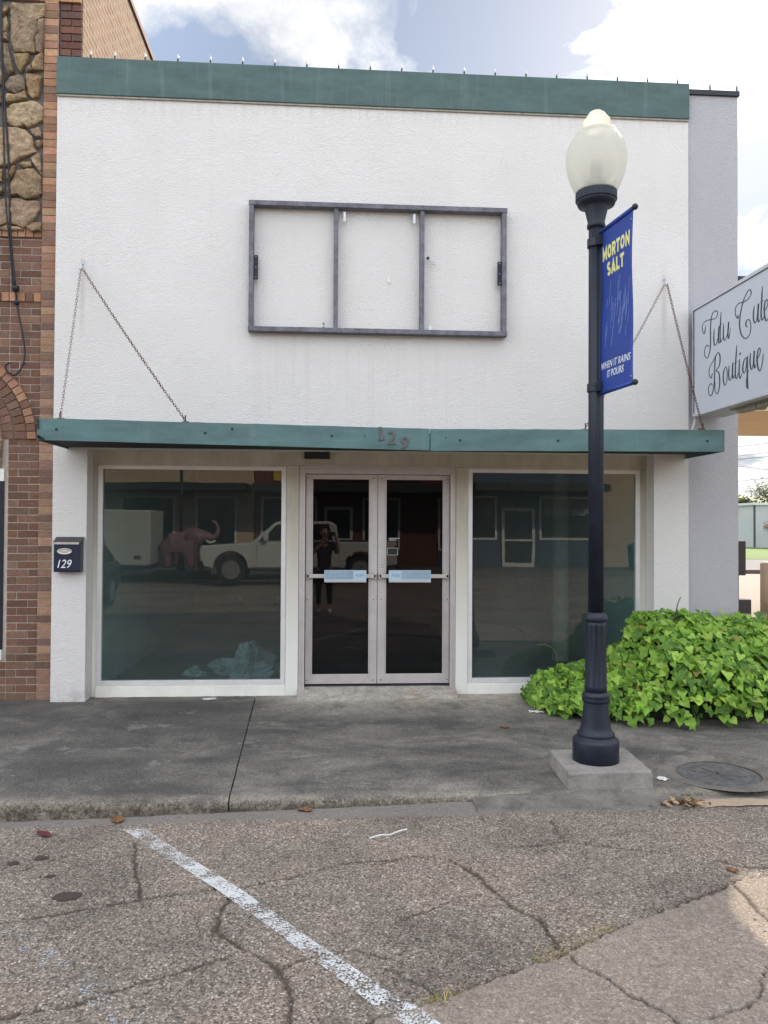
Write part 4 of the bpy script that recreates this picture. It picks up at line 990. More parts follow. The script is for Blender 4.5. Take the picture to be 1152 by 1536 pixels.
# ================================================================== STREET LAMP
LX, LY = 1.905, -2.42
ft = MB(); ft.loft([[(1.648 + dx, -2.14 + e, .085) for dx, e in ((0, 0),)] + [(2.235, -2.125, .085), (2.212, -2.69, .085), (1.622, -2.705, .085)], [(1.64, -2.13, -.08), (2.245, -2.115, -.08), (2.222, -2.70, -.08), (1.612, -2.715, -.08)]])
tag(ft.build('concrete_footing', 'concrete', None, False, .014, 3, loc=(1.93, -2.42, 0)), 'square raised concrete pad under the street lamp', 'footing')
def pz(y): return .237 + (1108 - y) * .004824
def prof(L, s=.0047): return [(pz(y), hw * s) for y, hw in L]
lamp = thing('street_lamp', 'dark navy fluted street lamp with acorn globe carrying the blue banner', 'street lamp', (LX, LY, .085))
mb = MB(); mb.lathe(LX, LY, [(.084, .160), (.086, .163), (.225, .163), (.24, .158), (.246, .14)] + prof([(1104, 27), (1101, 28.3), (1098, 28), (1096, 24.8), (1094, 23.4), (1088, 22.3), (1076, 20.6), (1064, 19.2), (1056, 18.4), (1053.5, 18.4)]), 56); mb.build('base', 'navy', lamp, True, .0)
def flute(a, z): return 1 - .055 * (1 if (math.cos(12 * a) < -.15) else 0) * (1 if pz(1028) < z < pz(941) else 0)
mb = MB(); mb.lathe(LX, LY, prof([(1054, 18.6), (1053, 20.5), (1049, 21), (1046, 19.8), (1045, 20.4), (1042, 20.3), (1040, 18), (1038, 16.7)]), 56); mb.build('collar', 'navy', lamp, True)
mb = MB(); mb.lathe(LX, LY, prof([(1040, 16.7), (1030, 16.5), (1029, 16.5), (1027, 16.45), (985, 15.9), (942, 15.4), (940, 15.3), (932, 15.2)]), 120, flute); mb.build('lower_shaft', 'navy', lamp, True)
mb = MB(); mb.lathe(LX, LY, prof([(934, 15.2), (933, 17), (930, 17.8), (927, 17.4), (924, 16.2), (922, 13), (920, 11.6)]), 48); mb.build('collar', 'navy', lamp, True)
def flute2(a, z): return 1 - .045 * (1 if math.cos(10 * a) < -.2 else 0)
mb = MB(); mb.lathe(LX, LY, prof([(924, 11.8), (340, 11.5)]), 120, flute2); mb.build('shaft', 'navy', lamp, True)
mb = MB(); mb.lathe(LX, LY, prof([(345, 11.5), (344, 13.6), (340, 14), (337, 13.2), (335, 12.7), (322, 16), (312, 18.2), (311, 18.6), (310, 27.5), (305, 29.5), (303, 29.8)]), 56); mb.build('fitter', 'navy', lamp, True)
mb = MB(); mb.lathe(LX, LY, prof([(303, 29.5), (302.5, 31.3), (290.5, 31.3), (290, 30.2), (288, 29.5), (288, 27)]), 120, lambda a, z: 1 - .025 * (1 if math.cos(40 * a) > .2 else 0)); mb.build('rim', 'navy', lamp, False)
for yy in (345 + 22, 585):
    mb = MB(); z = pz(yy); mb.lathe(LX, LY, [(z - .03, .06), (z - .028, .064), (z + .028, .064), (z + .03, .06)], 32); mb.box(LX - .02, LX + .03, LY - .09, LY - .05, z - .035, z + .035)
    mb.tube([(LX + .0, LY - .085, z + .02), (LX + .03, LY - .085, z + .035), (LX + .03, LY - .07, z - .02)], .005, 6); mb.build('banner_clamp', 'navy', lamp)
GP = [(292, 29), (285, 33.5), (275, 38.3), (262, 43), (250, 45.4), (240, 46.2), (230, 45.6), (221, 43), (213, 38.5), (208, 35), (206.5, 31.2), (205, 31.6), (202.5, 31.8), (199.5, 29.5), (198, 24.5), (197.2, 17), (196, 13), (193, 12.6), (190.5, 13.6), (188.5, 18.6), (184.5, 20.2), (180.5, 19.6), (178, 16.6), (176, 15.2), (173, 14.2), (169, 10.5), (166.5, 6), (165.4, .4)]
def swirl(a, z):
    t_ = max(0, min(1, (z - pz(192)) / (pz(170) - pz(192)))) if z > pz(194) else 0
    return 1 + .045 * math.sin(2 * a + z * 38) * (1 if 0 < t_ < 1 else 0)
g = MB(); GP = [tuple(p) for p in catmull([(a, c, 0) for a, c in GP], 4)]; g.lathe(LX, LY, prof([(a, max(.3, c)) for a, c, _ in GP]), 88, swirl, False); g.open = False; gl = g.build('globe', 'globe', lamp, True)
mb = MB(); mb.lathe(LX, LY, prof([(300, 17), (273, 16), (271, 9), (262, 8), (256, 9.5), (246, 9), (241, 4)]), 32); mb.build('bulb_holder', 'bulb', lamp, True)

# ------------------------------------------------------------------ banner
bn = thing('banner', 'royal blue hanging banner with yellow and white lettering on the lamp post', 'banner', (1.95, -2.7, 2.7))
Pa, Pb = Vector((1.921, -2.475, 0)), Vector((1.985, -2.915, 0)); BW = (Pb - Pa).length; du = (Pb - Pa) / BW; dn = Vector((-abs(du.y), -du.x, 0)).normalized()
if dn.x > 0: dn = -dn
ZB, ZT = 2.70, 3.885; BH = ZT - ZB
def bpt(u, v, w=0.0):
    uu = u / BW; vv = v / BH
    ripple = .007 * math.sin(vv * 7 + uu * 2.2) * math.sin(math.pi * min(1, max(0, vv))) + .006 * math.sin(uu * math.pi) * (1 - vv)
    inward = -.012 * math.sin(math.pi * vv) * uu                     # the free edge pulls in a little
    p = Pa + du * (u + inward) + dn * (ripple + w); return Vector((p.x, p.y, ZB + v))
mb = MB(); nu, nv = 14, 40; fr = [[bpt(BW * i / nu, BH * j / nv, 0) for i in range(nu + 1)] for j in range(nv + 1)]; bk = [[p - dn * .0025 for p in r] for r in fr]
ring_ = lambda j: fr[j] + bk[j][::-1]
mb.loft([ring_(j) for j in range(nv + 1)])
bc = mb.build('cloth', 'banner', bn, True); bc.data.polygons.foreach_set('use_smooth', [len(p.vertices) == 4 for p in bc.data.polygons])
rods = []
for z in (ZT - .012, ZB + .012):
    mb = MB(); a = Pa - du * .06; b_ = Pb + du * .012; mb.tube([(a.x, a.y, z), (b_.x, b_.y, z)], .0105, 12); o = mb.build('rod', 'navy', bn, True)
    mb = MB(); mb.ball((Pb + du * .025).to_tuple()[:2] + (z,), .021, 16); mb.build('knob', 'navy', o, True)
    mb = MB(); mb.tube([Pa + Vector((0, 0, z)) - du * .0, Pb + Vector((0, 0, z))], .0155, 14); mb.build('hem', 'banner', bc, True)
def bl_text(s_, h_, uc, v0, m_, w_, bold, shear=0.0):
    mb = MB(); text_mesh(mb, s_, h_, lambda u, v, w: bpt(uc + u, v0 + v, .0008 + w), bold, shear, .0012, w_); mb.build('lettering', m_, bc)
for wd, uc, v0, ww in (('MORTON', .5, BH - .238, .385), ('SALT', .49, BH - .36, .25)):
    mb = MB(); block_text(mb, wd, .096, lambda u, v, w: bpt(BW * uc + u, v0 + v, .0008 + w), ww); mb.build('lettering', 'banner_yellow', bc)
bl_text('WHEN IT RAINS', .05, BW * .5, .172, 'banner_white', .40, .006, .25)
bl_text('IT POURS', .05, BW * .5, .105, 'banner_white', .235, .012, .25)
mb = MB(); rr = random.Random(3)
for k in range(46):
    u = BW * (.16 + .72 * rr.random()); v = .30 + .5 * rr.random(); L = .05 + .13 * rr.random(); w = .0017
    if v + L > BH - .4: continue
    q = [(u - w, v), (u + w, v), (u + w + L * .16, v + L), (u - w + L * .16, v + L)]
    mb.loft([[bpt(a, c, .0008) for a, c in q], [bpt(a, c, .0018) for a, c in q]])
mb.build('rain_streaks', 'banner_rain', bc)
each('grommet', 'zinc', bc, [(lambda q, u=u, v=v: q.ball(bpt(u, v, .001), .005, 8)) for u, v in ((BW - .02, BH - .075), (BW - .02, .06), (.02, .06), (.02, BH - .075))])

# ------------------------------------------------------------------ projecting shop sign
sg = thing('hanging_sign', 'white projecting box sign with dark script lettering, cut by right edge', 'sign', (3.92, -.95, 2.9))
Y0, Y1, Z0, Z1 = -.055, -1.80, 2.90, 4.035; SX = 3.75
MB().box(SX + .006, SX + .325, Y1, Y0, Z0, Z1).build('case', 'sign_case', sg, False, .006)
fr = MB(); w = .035
fr.box(SX - .012, SX + .005, Y1, Y0, Z0, Z0 + w * .7); fr.box(SX - .012, SX + .005, Y1, Y0, Z1 - w, Z1); fr.box(SX - .012, SX + .005, Y0 - w * .8, Y0, Z0 + w * .7, Z1 - w); fr.box(SX - .012, SX + .005, Y1, Y1 + w, Z0 + w * .7, Z1 - w)
fr.build('trim', 'sign_case', sg, False, .002)
fc = MB().box(SX - .004, SX + .004, Y1 + w, Y0 - w * .8, Z0 + w * .7, Z1 - w).build('face', 'sign_face', sg)
ed = MB()
ed.box(SX - .0135, SX - .0045, Y1 + w, Y0 - w * .8, Z1 - w - .004, Z1 - w); ed.box(SX - .0135, SX - .0045, Y0 - w * .8, Y0 - w * .8 + .004, Z0 + w, Z1 - w)
ed.build('gasket', 'dark_rubber', fc)
TX = {'T':[(-0.333,3.777),(-0.307,3.71),(-0.268,3.744),(-0.268,3.806),(-0.346,3.829),(-0.46,3.812),(-0.546,3.807),(-0.582,3.845),(-0.546,3.876),(-0.485,3.871),(-0.447,3.821),(-0.434,3.727),(-0.434,3.606),(-0.421,3.512),(-0.37,3.45),(-0.314,3.487),(-0.314,3.548),(-0.358,3.581),(-0.396,3.554)],'u1':[(-0.509,3.709),(-0.501,3.615),(-0.516,3.545),(-0.557,3.554),(-0.593,3.617),(-0.606,3.708),(-0.593,3.605),(-0.603,3.543),(-0.627,3.561)],'t1':[(-0.647,3.839),(-0.632,3.702),(-0.627,3.585),(-0.646,3.545),(-0.684,3.583)],'t1b':[(-0.608,3.717),(-0.689,3.717)],'u2':[(-0.698,3.708),(-0.688,3.605),(-0.707,3.548),(-0.739,3.558),(-0.781,3.618),(-0.793,3.702),(-0.776,3.596),(-0.794,3.545),(-0.827,3.641)],'C':[(-0.96,3.726),(-0.96,3.692),(-0.921,3.731),(-0.921,3.799),(-0.982,3.825),(-1.068,3.814),(-1.151,3.824),(-1.193,3.856),(-1.176,3.893),(-1.131,3.89),(-1.068,3.837),(-1.021,3.76),(-0.995,3.678),(-0.994,3.599),(-1.028,3.518),(-1.098,3.473),(-1.167,3.495),(-1.185,3.562),(-1.161,3.625),(-1.113,3.63),(-1.101,3.589),(-1.134,3.566)],'u3':[(-1.243,3.732),(-1.228,3.638),(-1.248,3.577),(-1.282,3.592),(-1.302,3.662),(-1.313,3.729),(-1.302,3.619),(-1.316,3.567),(-1.343,3.586)],'t2':[(-1.376,3.866),(-1.362,3.71),(-1.355,3.615),(-1.375,3.568),(-1.402,3.592)],'t2b':[(-1.34,3.735),(-1.414,3.732)],'e1':[(-1.406,3.634),(-1.454,3.673),(-1.463,3.713),(-1.433,3.727),(-1.406,3.676),(-1.413,3.589),(-1.44,3.545),(-1.481,3.571)],'B1':[(-0.564,3.445),(-0.532,3.416),(-0.52,3.335),(-0.515,3.252),(-0.507,3.158),(-0.457,3.064),(-0.405,3.079),(-0.39,3.142),(-0.435,3.18),(-0.48,3.151)],'B2':[(-0.47,3.279),(-0.445,3.233),(-0.403,3.274),(-0.416,3.344),(-0.495,3.4),(-0.581,3.456),(-0.624,3.409),(-0.612,3.328),(-0.549,3.288),(-0.597,3.26),(-0.618,3.185),(-0.606,3.105),(-0.568,3.058),(-0.524,3.095),(-0.529,3.178)],'o':[(-0.738,3.291),(-0.697,3.253),(-0.687,3.173),(-0.715,3.115),(-0.752,3.149),(-0.761,3.24),(-0.738,3.291)],'u4':[(-0.798,3.285),(-0.789,3.2),(-0.807,3.145),(-0.843,3.167),(-0.865,3.231),(-0.87,3.299),(-0.861,3.198),(-0.874,3.15),(-0.901,3.179)],'t3':[(-0.941,3.448),(-0.919,3.289),(-0.914,3.176),(-0.936,3.138),(-0.967,3.189)],'t3b':[(-0.888,3.287),(-0.98,3.293)],'i':[(-0.991,3.308),(-0.98,3.186),(-0.997,3.127),(-1.031,3.171)],'idot':[(-0.995,3.363),(-1.0,3.348)],'q':[(-1.112,3.295),(-1.07,3.28),(-1.044,3.207),(-1.065,3.164),(-1.099,3.196),(-1.124,3.302),(-1.124,3.136),(-1.131,3.014),(-1.107,3.046),(-1.115,3.116),(-1.149,3.176)],'u5':[(-1.18,3.322),(-1.17,3.237),(-1.19,3.173),(-1.22,3.2),(-1.241,3.331),(-1.235,3.224),(-1.25,3.172),(-1.271,3.206)],'e2':[(-1.271,3.227),(-1.326,3.274),(-1.342,3.314),(-1.315,3.333),(-1.287,3.267),(-1.3,3.173),(-1.336,3.131),(-1.373,3.195),(-1.389,3.277)],}
tx = MB()
for k_, pts in TX.items():
    P = catmull([(0, y, z) for y, z in pts], 7); n_ = len(P); L = []
    for i, p in enumerate(P):
        d = P[min(i + 1, n_ - 1)] - P[max(i - 1, 0)]
        down = abs(d.z) / (d.length + 1e-9)
        bold = .0042 + .0062 * (down ** 3) * (1 if d.z < 0 else .35)
        e = min(1, .35 + min(i, n_ - 1 - i) / 5)
        L.append((p, d.normalized() if d.length > 1e-9 else Vector((0, 0, 1)), bold * (e if not k_.endswith('dot') else 1.3)))
    l_ = [[(SX - .0042, p.y - d.z * w_, p.z + d.y * w_), (SX - .0042, p.y + d.z * w_, p.z - d.y * w_), (SX - .0062, p.y + d.z * w_, p.z - d.y * w_), (SX - .0062, p.y - d.z * w_, p.z + d.y * w_)] for p, d, w_ in L]
    tx.loft(l_)
tx.build('script_lettering', 'sign_ink', fc)
ub = MB(); ub.box(SX + .09, SX + .27, -1.78, -.62, Z0 - .014, Z0 - .0005); ub.build('access_panel', 'fixture', sg)
ub = MB(); ub.box(SX + .12, SX + .2, -1.6, -.7, Z0 - .05, Z0 - .0145); ub.box(SX + .1, SX + .22, -1.05, -.98, Z0 - .06, Z0 - .0145); ub.build('light_fixture', 'fixture', sg, False, .004)
ub = MB(); ub.box(SX + .02, SX + .3, -.055, .022, Z0 + .2, Z0 + .3); ub.box(SX + .02, SX + .3, -.055, .022, Z1 - .3, Z1 - .2); ub.build('wall_bracket', 'bracket', sg)
tag((lambda m_: (m_.tube(catmull([(3.69, -.02, 2.48), (3.70, -.02, 2.62), (3.735, -.03, 2.74), (3.765, -.045, 2.84), (3.77, -.05, 2.91)]), .012, 8), m_)[1])(MB()).build('conduit', 'sign_case', None, True, loc=(3.7, 0, 2.5)), 'pale cable conduit curving from canopy end up to the hanging sign', 'conduit')
# ================================================================== SWEET POTATO VINE
vt = thing('vine_plant', 'lime green leafy vine mound spilling over the sidewalk by the wall', 'plant', (3.6, -.6, 0))
HX = [1.93, 2.0, 2.1, 2.4, 2.77, 2.96, 3.1, 3.5, 3.9, 4.3, 5.0, 5.4]; HZ = [.04, .11, .23, .30, .39, .56, .79, .83, .75, .80, .76, .1]
FX = [1.93, 2.0, 2.06, 2.25, 2.69, 3.14, 3.83, 5.0, 5.4]; FY = [.12, .35, .74, .90, 1.05, 1.22, 1.2, 1.1, .3]
def vine_pt(x, s, sc=1.0):
    Hh = float(np.interp(x, HX, HZ)) * (1 + .16 * (mnoise.noise(Vector((x * 2.3, s * 2, 3))))); F = float(np.interp(x, FX, FY)) * (1 + .12 * mnoise.noise(Vector((x * 3.1, s, 9))))
    z = Hh * max(0, 1 - s ** 2.7) ** .5
    return Vector((x, -.03 - F * s * sc, .015 + z * sc))
core = MB(); core.open = True
core.loft([[vine_pt(2.05 + 3.2 * i / 40, j / 14, .8) for j in range(15)] for i in range(41)], (.012, .03, .006), False, False)  # dark inner shell added to stand for the shade between leaves
core.build('dark_core', 'leaf', vt, True)
leaves = MB(); LR = random.Random(11)
OUT = [(0, .06), (.15, -.09), (.36, -.11), (.53, .08), (.54, .3), (.43, .52), (.29, .72), (.13, .91), (0, 1.06)]
def leaf(mb, p, nrm, tip, size, col, lobed):
    n = nrm.normalized(); t = (tip - n * tip.dot(n)).normalized(); r = t.cross(n)
    fold = LR.uniform(.1, .4); droop = LR.uniform(.1, .55); wv = LR.uniform(0, 6)
    def P(u, v):
        if lobed and .4 < v < .75: u *= .74
        z = fold * abs(u) - droop * v * v * .6 + .05 * math.sin(v * 7 + u * 5 + wv)
        return p + (r * u + t * (v - .1) + n * z) * size
    b = len(mb.v)
    mid = [(0, .06), (0, .28), (0, .55), (0, .8), (0, 1.06)]
    mb.v += [tuple(P(u, v)) for u, v in mid]
    for sgn in (1, -1):
        s = len(mb.v); mb.v += [tuple(P(sgn * u, v)) for u, v in OUT[1:-1]]
        A_ = [b, s, s + 1, s + 2, b + 1], [b + 1, s + 2, s + 3, s + 4, b + 2], [b + 2, s + 4, s + 5, b + 3], [b + 3, s + 5, s + 6, b + 4]
        for f in A_: mb.face(f if sgn > 0 else f[::-1], col)
LG = [(.22, .39, .05), (.28, .47, .065), (.18, .33, .045), (.35, .53, .09), (.1, .21, .035), (.25, .43, .055), (.14, .28, .045)]
def vine_n(x, s):
    e = .02; a = vine_pt(x + e, s) - vine_pt(x - e, s); b_ = vine_pt(x, min(1, s + e)) - vine_pt(x, max(0, s - e)); n = a.cross(b_)
    n = -n if n.z < 0 or n.y > .2 else n
    return n.normalized() if n.length > 1e-9 else Vector((0, -1, 0))
N = 6000; i = 0
while i < N:
    x = LR.uniform(1.97, 5.2)
    if x > 4.6 and LR.random() < .6: continue
    s = LR.random() ** .8; depth = LR.choice([1, 1, 1.0, .95, .88, 1.05]) + .05 * mnoise.noise(Vector((x * 5, s * 5, 1)))
    p = vine_pt(x, s, depth) + Vector((LR.gauss(0, .02), LR.gauss(0, .02), LR.gauss(0, .015)))
    if p.z < .012: p.z = .012 + LR.random() * .03
    if p.y > -.02: p.y = -.02 - LR.random() * .04
    if depth >= .95 and mnoise.noise(Vector((p.x * 4.2, p.y * 4.2, p.z * 5))) < -.3 and LR.random() < .75: i += 1; continue
    nn = vine_n(x, s)
    n = nn * .55 + Vector((LR.gauss(0, .34), LR.gauss(-.28, .3), LR.gauss(.5, .3)))
    tip = Vector((LR.gauss(0, .6), -.75, -.55)) + nn * .25
    sz = LR.choice([LR.uniform(.042, .075), LR.uniform(.06, .11)]) * (.85 if depth < 1 else 1)
    c = random.choice(LG) if depth >= .96 else LG[4]; k = LR.uniform(.85, 1.15)  # inner leaves coloured darker, shade of the gaps put into their colour
    if LR.random() < .03: c = random.choice([(.4, .44, .1), (.36, .42, .08), (.33, .3, .09)]); sz = min(sz, .075)
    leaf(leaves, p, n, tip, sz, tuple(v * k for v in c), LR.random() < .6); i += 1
RUN = []
for k in range(34):
    x = LR.uniform(2.0, 4.7); F = float(np.interp(x, FX, FY)); low = LR.random() < .55
    a = vine_pt(x, .97 if low else LR.uniform(.1, .7), 1.0); d = Vector((LR.gauss(0, .7), -1, 0 if low else LR.uniform(.4, 1.6))).normalized(); L = LR.uniform(.06, .17)
    P = [a, a + d * L * .5 + Vector((0, 0, .015)), a + d * L + Vector((0, 0, .0 if low else -.015))]
    for p in P: p.z = max(p.z, -.0105 * -p.y + .012)
    RUN.append(P)
    for p in P[1:] + [P[0].lerp(P[1], .5)]:
        leaf(leaves, p + Vector((LR.gauss(0, .02), LR.gauss(0, .01), .015)), Vector((LR.gauss(0, .4), LR.gauss(-.3, .3), 1)), d + Vector((LR.gauss(0, .6), 0, -.3)), LR.uniform(.04, .085), tuple(v * LR.uniform(.8, 1.2) for v in random.choice(LG[:4])), LR.random() < .5)
leaves.open = True
leaves.build('foliage', 'leaf', vt, False)
SM = []
st = MB()
for k in range(70):
    x = LR.uniform(2.0, 4.6); s = LR.uniform(.2, .98); a = vine_pt(x, s, .8); b_ = vine_pt(x + LR.gauss(0, .1), min(1, s + .05), 1.05) + Vector((0, -.02, LR.uniform(0, .05)))
    st.tube([a, a.lerp(b_, .5) + Vector((0, 0, .02)), b_], .003, 5)
st.build('stem', 'stem', vt)
each('runner', 'stem', vt, [(lambda q, P=P: q.tube(P, .003, 5)) for P in RUN])
each('stem', 'stem', vt, [lambda q: q.tube(catmull([(2.25, -.35, .3), (2.2, -.38, .52), (2.1, -.42, .6), (2.0, -.45, .61)]), .0035, 5), lambda q: q.tube([(3.36, -.45, .8), (3.40, -.45, 1.0), (3.43, -.45, 1.07)], .006, 5), lambda q: q.tube([(4.25, -.6, .8), (4.2, -.62, 1.02), (4.15, -.62, 1.06)], .004, 5)])


# ================================================================== LITTER ON THE GROUND
def road_at(x, y): return float(road_z(np.array([[x]]), np.array([[y]]))[0, 0])
def scrap(name, label, cat, x, y, z, sx, sy, rot, m, crumple=.3, n=7, group=None, seed=0):
    mb = MB(); q = random.Random(seed); rows = []
    for j in range(n):
        row = []
        for i in range(n):
            u, v = i / (n - 1) - .5, j / (n - 1) - .5
            k = (1 - .55 * abs(v) * 2) if name == 'dead_leaf' else 1
            uu = u * sx * k * (1 + q.uniform(-.2, .2)); vv = v * sy * (1 + q.uniform(-.15, .15))
            zz = z + .004 + crumple * max(sx, sy) * (q.random() * .35 + abs(u) * .5 * (name == 'dead_leaf'))
            row.append((x + uu * math.cos(rot) - vv * math.sin(rot), y + uu * math.sin(rot) + vv * math.cos(rot), zz))
        rows.append(row)
    lo = [[(a, b_, c - .0025) for a, b_, c in r] for r in rows]
    for j in range(n - 1):
        for i in range(n - 1):
            mb.poly([rows[j][i], rows[j][i + 1], rows[j + 1][i + 1], rows[j + 1][i]])
    mb.open = True
    o = tag(mb.build(name, m, None, False, loc=(x, y, z)), label, cat, group)
    s_ = o.modifiers.new('thick', 'SOLIDIFY'); s_.thickness = .002
    return o
scrap('paper_scrap', 'flat white paper scrap on the sidewalk below the left shop window', 'paper', -1.21, .06, .0, .13, .07, .1, 'paper', .12, seed=1)
scrap('paper_scrap', 'crumpled pale wrapper on the sidewalk left of the vine', 'paper', 1.95, -.62, -.006, .13, .05, -.1, 'paper', .3, seed=2)
scrap('paper_scrap', 'torn white paper on the sidewalk between lamp pad and manhole', 'paper', 2.345, -2.53, -.027, .06, .07, .6, 'paper', .3, seed=3)
scrap('dead_leaf', 'small pinkish dry leaf lying mid sidewalk in front of the doors', 'leaf', 1.53, -1.14, -.012, .06, .08, 1.1, 'leaf_dry', .3, seed=4)
scrap('dead_leaf', 'orange brown dead leaf in the gutter left of the sidewalk joint', 'leaf', -1.35, -2.83, road_at(-1.35, -2.83), .08, .12, .3, 'leaf_dry', .25, seed=5)
scrap('dead_leaf', 'brown dead leaf in the gutter right of the sidewalk joint', 'leaf', -.16, -2.80, road_at(-.16, -2.8), .06, .1, 1.3, 'leaf_dry', .25, seed=6)
scrap('dead_leaf', 'dark red dead leaf on the road at the left edge', 'leaf', -1.74, -3.03, road_at(-1.74, -3.03), .06, .13, .9, 'leaf_red', .2, seed=7)
scrap('dead_leaf', 'brown curled leaf on the road crack at the right side', 'leaf', 2.14, -3.9, road_at(2.14, -3.9), .05, .06, .9, 'leaf_dry', .4, seed=8)
tw = MB(); P = [(.24, -3.31), (.3, -3.28), (.36, -3.265), (.43, -3.21), (.47, -3.2)]; tw.tube(catmull([(x, y, road_at(x, y) + .006) for x, y in P]), .0055, 6)
tag(tw.build('paper_strip', 'paper', None, loc=(.36, -3.26, -.09)), 'thin twisted white strip lying on the road in front of the doors', 'paper strip')
for x, y, w, r_, lb in ((-1.333, -3.842, .12, .3, 'dark oil spot on the road, nearest the white stripe'), (-1.765, -3.413, .06, .2, 'small dark oil spot on the road at the far left edge'), (-1.63, -3.36, .08, .5, 'dark oil spot on the road just right of the small one'), (-1.50, -3.6, .05, .1, 'faint oil spot between the larger road spots')):
    mb = MB(); q = random.Random(int(w * 1000)); n = 22; pts = []
    for i in range(n):
        a = 2 * math.pi * i / n; rr_ = w * .5 * (1 + .35 * mnoise.noise(Vector((math.cos(a) * 1.5, math.sin(a) * 1.5, w * 99))))
        px, py = x + rr_ * math.cos(a) * 1.2, y + rr_ * math.sin(a) * .75; pts.append((px, py, road_at(px, py) + .0045))
    mb.poly(pts); mb.open = True; o = struct(mb.build('oil_stain', 'tar', None, loc=(x, y, -.1)))
# clump of dry leaves in the gutter, and dead grass rooted in the road joint
def straw(name, label, spots, n, L, cols, seed):
    q = random.Random(seed); mb = MB(); mb.open = True
    for k in range(n):
        cx, cy, sp = q.choice(spots); x, y = cx + q.gauss(0, sp), cy + q.gauss(0, sp * .45); z = road_at(x, y) - .004
        a = q.uniform(0, 6.28); l = L * q.uniform(.35, 1.1); lift = q.uniform(.05, .8); d = Vector((math.cos(a), math.sin(a), lift)).normalized(); w_ = Vector((-math.sin(a), math.cos(a), 0)) * q.uniform(.0009, .0022); p0 = Vector((x, y, z)); p1 = p0 + d * l * .6; p2 = p0 + d * l + Vector((0, 0, -l * .25)); c = vary(q.choice(cols), .2)
        mb.poly([p0 - w_, p0 + w_, p1 + w_ * .8, p1 - w_ * .8], c); mb.poly([p1 - w_ * .8, p1 + w_ * .8, p2], c)
    stuff(mb.build(name, 'straw', None), label, 'dry grass')
straw('dry_grass', 'dry straw coloured grass tufts growing in the road joint', [(.99, -4.62, .035), (1.08, -4.585, .05), (.9, -4.68, .04), (1.25, -4.47, .04), (.5, -4.87, .03), (.42, -4.92, .03)], 420, .07, [(.36, .27, .14), (.28, .2, .1), (.2, .2, .07)], 5)
q = random.Random(9); mb = MB(); mb.open = True
for k in range(90):
    x, y = 2.33 + q.gauss(0, .07), -2.935 + q.gauss(0, .03); z = road_at(x, y) + .004 + q.random() * .03; a = q.uniform(0, 6.28); l = q.uniform(.015, .04)
    d = Vector((math.cos(a), math.sin(a), q.uniform(-.4, .6))) * l; w_ = Vector((-math.sin(a), math.cos(a), q.uniform(-.5, .5))) * l * .45; p = Vector((x, y, z)); mb.poly([p - d, p + w_, p + d, p - w_], vary(q.choice([(.22, .13, .07), (.12, .07, .045), (.33, .24, .13)]), .2))
stuff(mb.build('leaf_litter', 'straw', None), 'small pile of brown leaf litter in the gutter below the manhole', 'leaf litter')
q = random.Random(10); mb = MB()
for k in range(260):
    x = q.uniform(-2.2, 2.9); y = q.choice([q.uniform(-5.2, -3.0), q.gauss(-2.85, .05), q.gauss(-2.85, .05)]); r_ = q.uniform(.004, .011)
    if y > -2.8: continue
    mb.ball((x, y, road_at(x, y) + r_ * .3), r_, 6, .6, None)
stuff(mb.build('loose_gravel', 'concrete', None), 'scattered small pale pebbles on the road and gutter', 'gravel')
mb = MB()
for k in range(60):
    x = q.uniform(1.9, 4.5); y = -float(np.interp(x, FX, FY)) - .03 - abs(q.gauss(0, .06)); r_ = q.uniform(.006, .016); z = .0105 * y + .002
    a = q.uniform(0, 6.28); d = Vector((math.cos(a), math.sin(a), q.uniform(0, .3))) * r_; w_ = Vector((-math.sin(a), math.cos(a), .2)) * r_ * .5; p = Vector((x, y, z + .004)); mb.poly([p - d, p + w_, p + d, p - w_], vary(q.choice([(.1, .06, .04), (.05, .04, .03), (.2, .15, .08)]), .2))
mb.open = True; stuff(mb.build('leaf_litter', 'straw', None), 'dark bits of dead leaf along the foot of the vine', 'leaf litter')

# ================================================================== WHAT SHOWS PAST THE RIGHT CORNER
struct(B(4.4, 60, .4, 20.6, -.3, -.01).build('driveway', 'drive')); struct(B(4.4, 90, 20.6, 33.8, -.3, -.02).build('side_street', 'asphalt'))
struct(B(-100, 160, 33.8, 67, -.3, .0).build('lawn', 'grass'))
tag(B(10, 40, 20.9, 21.4, -.02, .13).build('parking_kerb', 'redcurb', None, False, .02, loc=(16, 21.1, 0)), 'long low dark red kerb across the sunny driveway', 'kerb')
t = thing('overhead_canopy', 'white walled overhead canopy with tan soffit seen behind the hanging sign', 'canopy', (10.5, 6.5, 0))
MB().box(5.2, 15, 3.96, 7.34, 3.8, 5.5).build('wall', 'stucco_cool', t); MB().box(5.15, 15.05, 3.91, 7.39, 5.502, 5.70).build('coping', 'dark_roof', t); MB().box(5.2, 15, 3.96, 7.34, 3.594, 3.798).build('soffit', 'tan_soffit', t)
for x in (14.6,): MB().box(x, x + .35, 4.1, 4.45, -.1, 3.592).build('column', 'bollard', t, False, .01); MB().box(x, x + .35, 6.8, 7.15, -.1, 3.592).build('column', 'bollard', t, False, .01)
t = thing('bollard', 'stout beige bollard standing on the sunny driveway at right edge', 'bollard', (9.0, 7.6, 0))
mb = MB(); mb.lathe(9.0, 7.6, [(-.05, .2), (1.0, .2), (1.03, .185), (1.045, .12), (1.048, .01)], 32); mb.build('post', 'bollard', t, True)
mb = MB(); mb.lathe(9.0, 7.6, [(-.05, .27), (.03, .26), (.04, .2)], 32); mb.build('foot', 'drive', t, True)
t = thing('meter_pedestal', 'dark utility meter box on a post just past the white wall corner', 'meter box', (8.45, 7.8, 0))
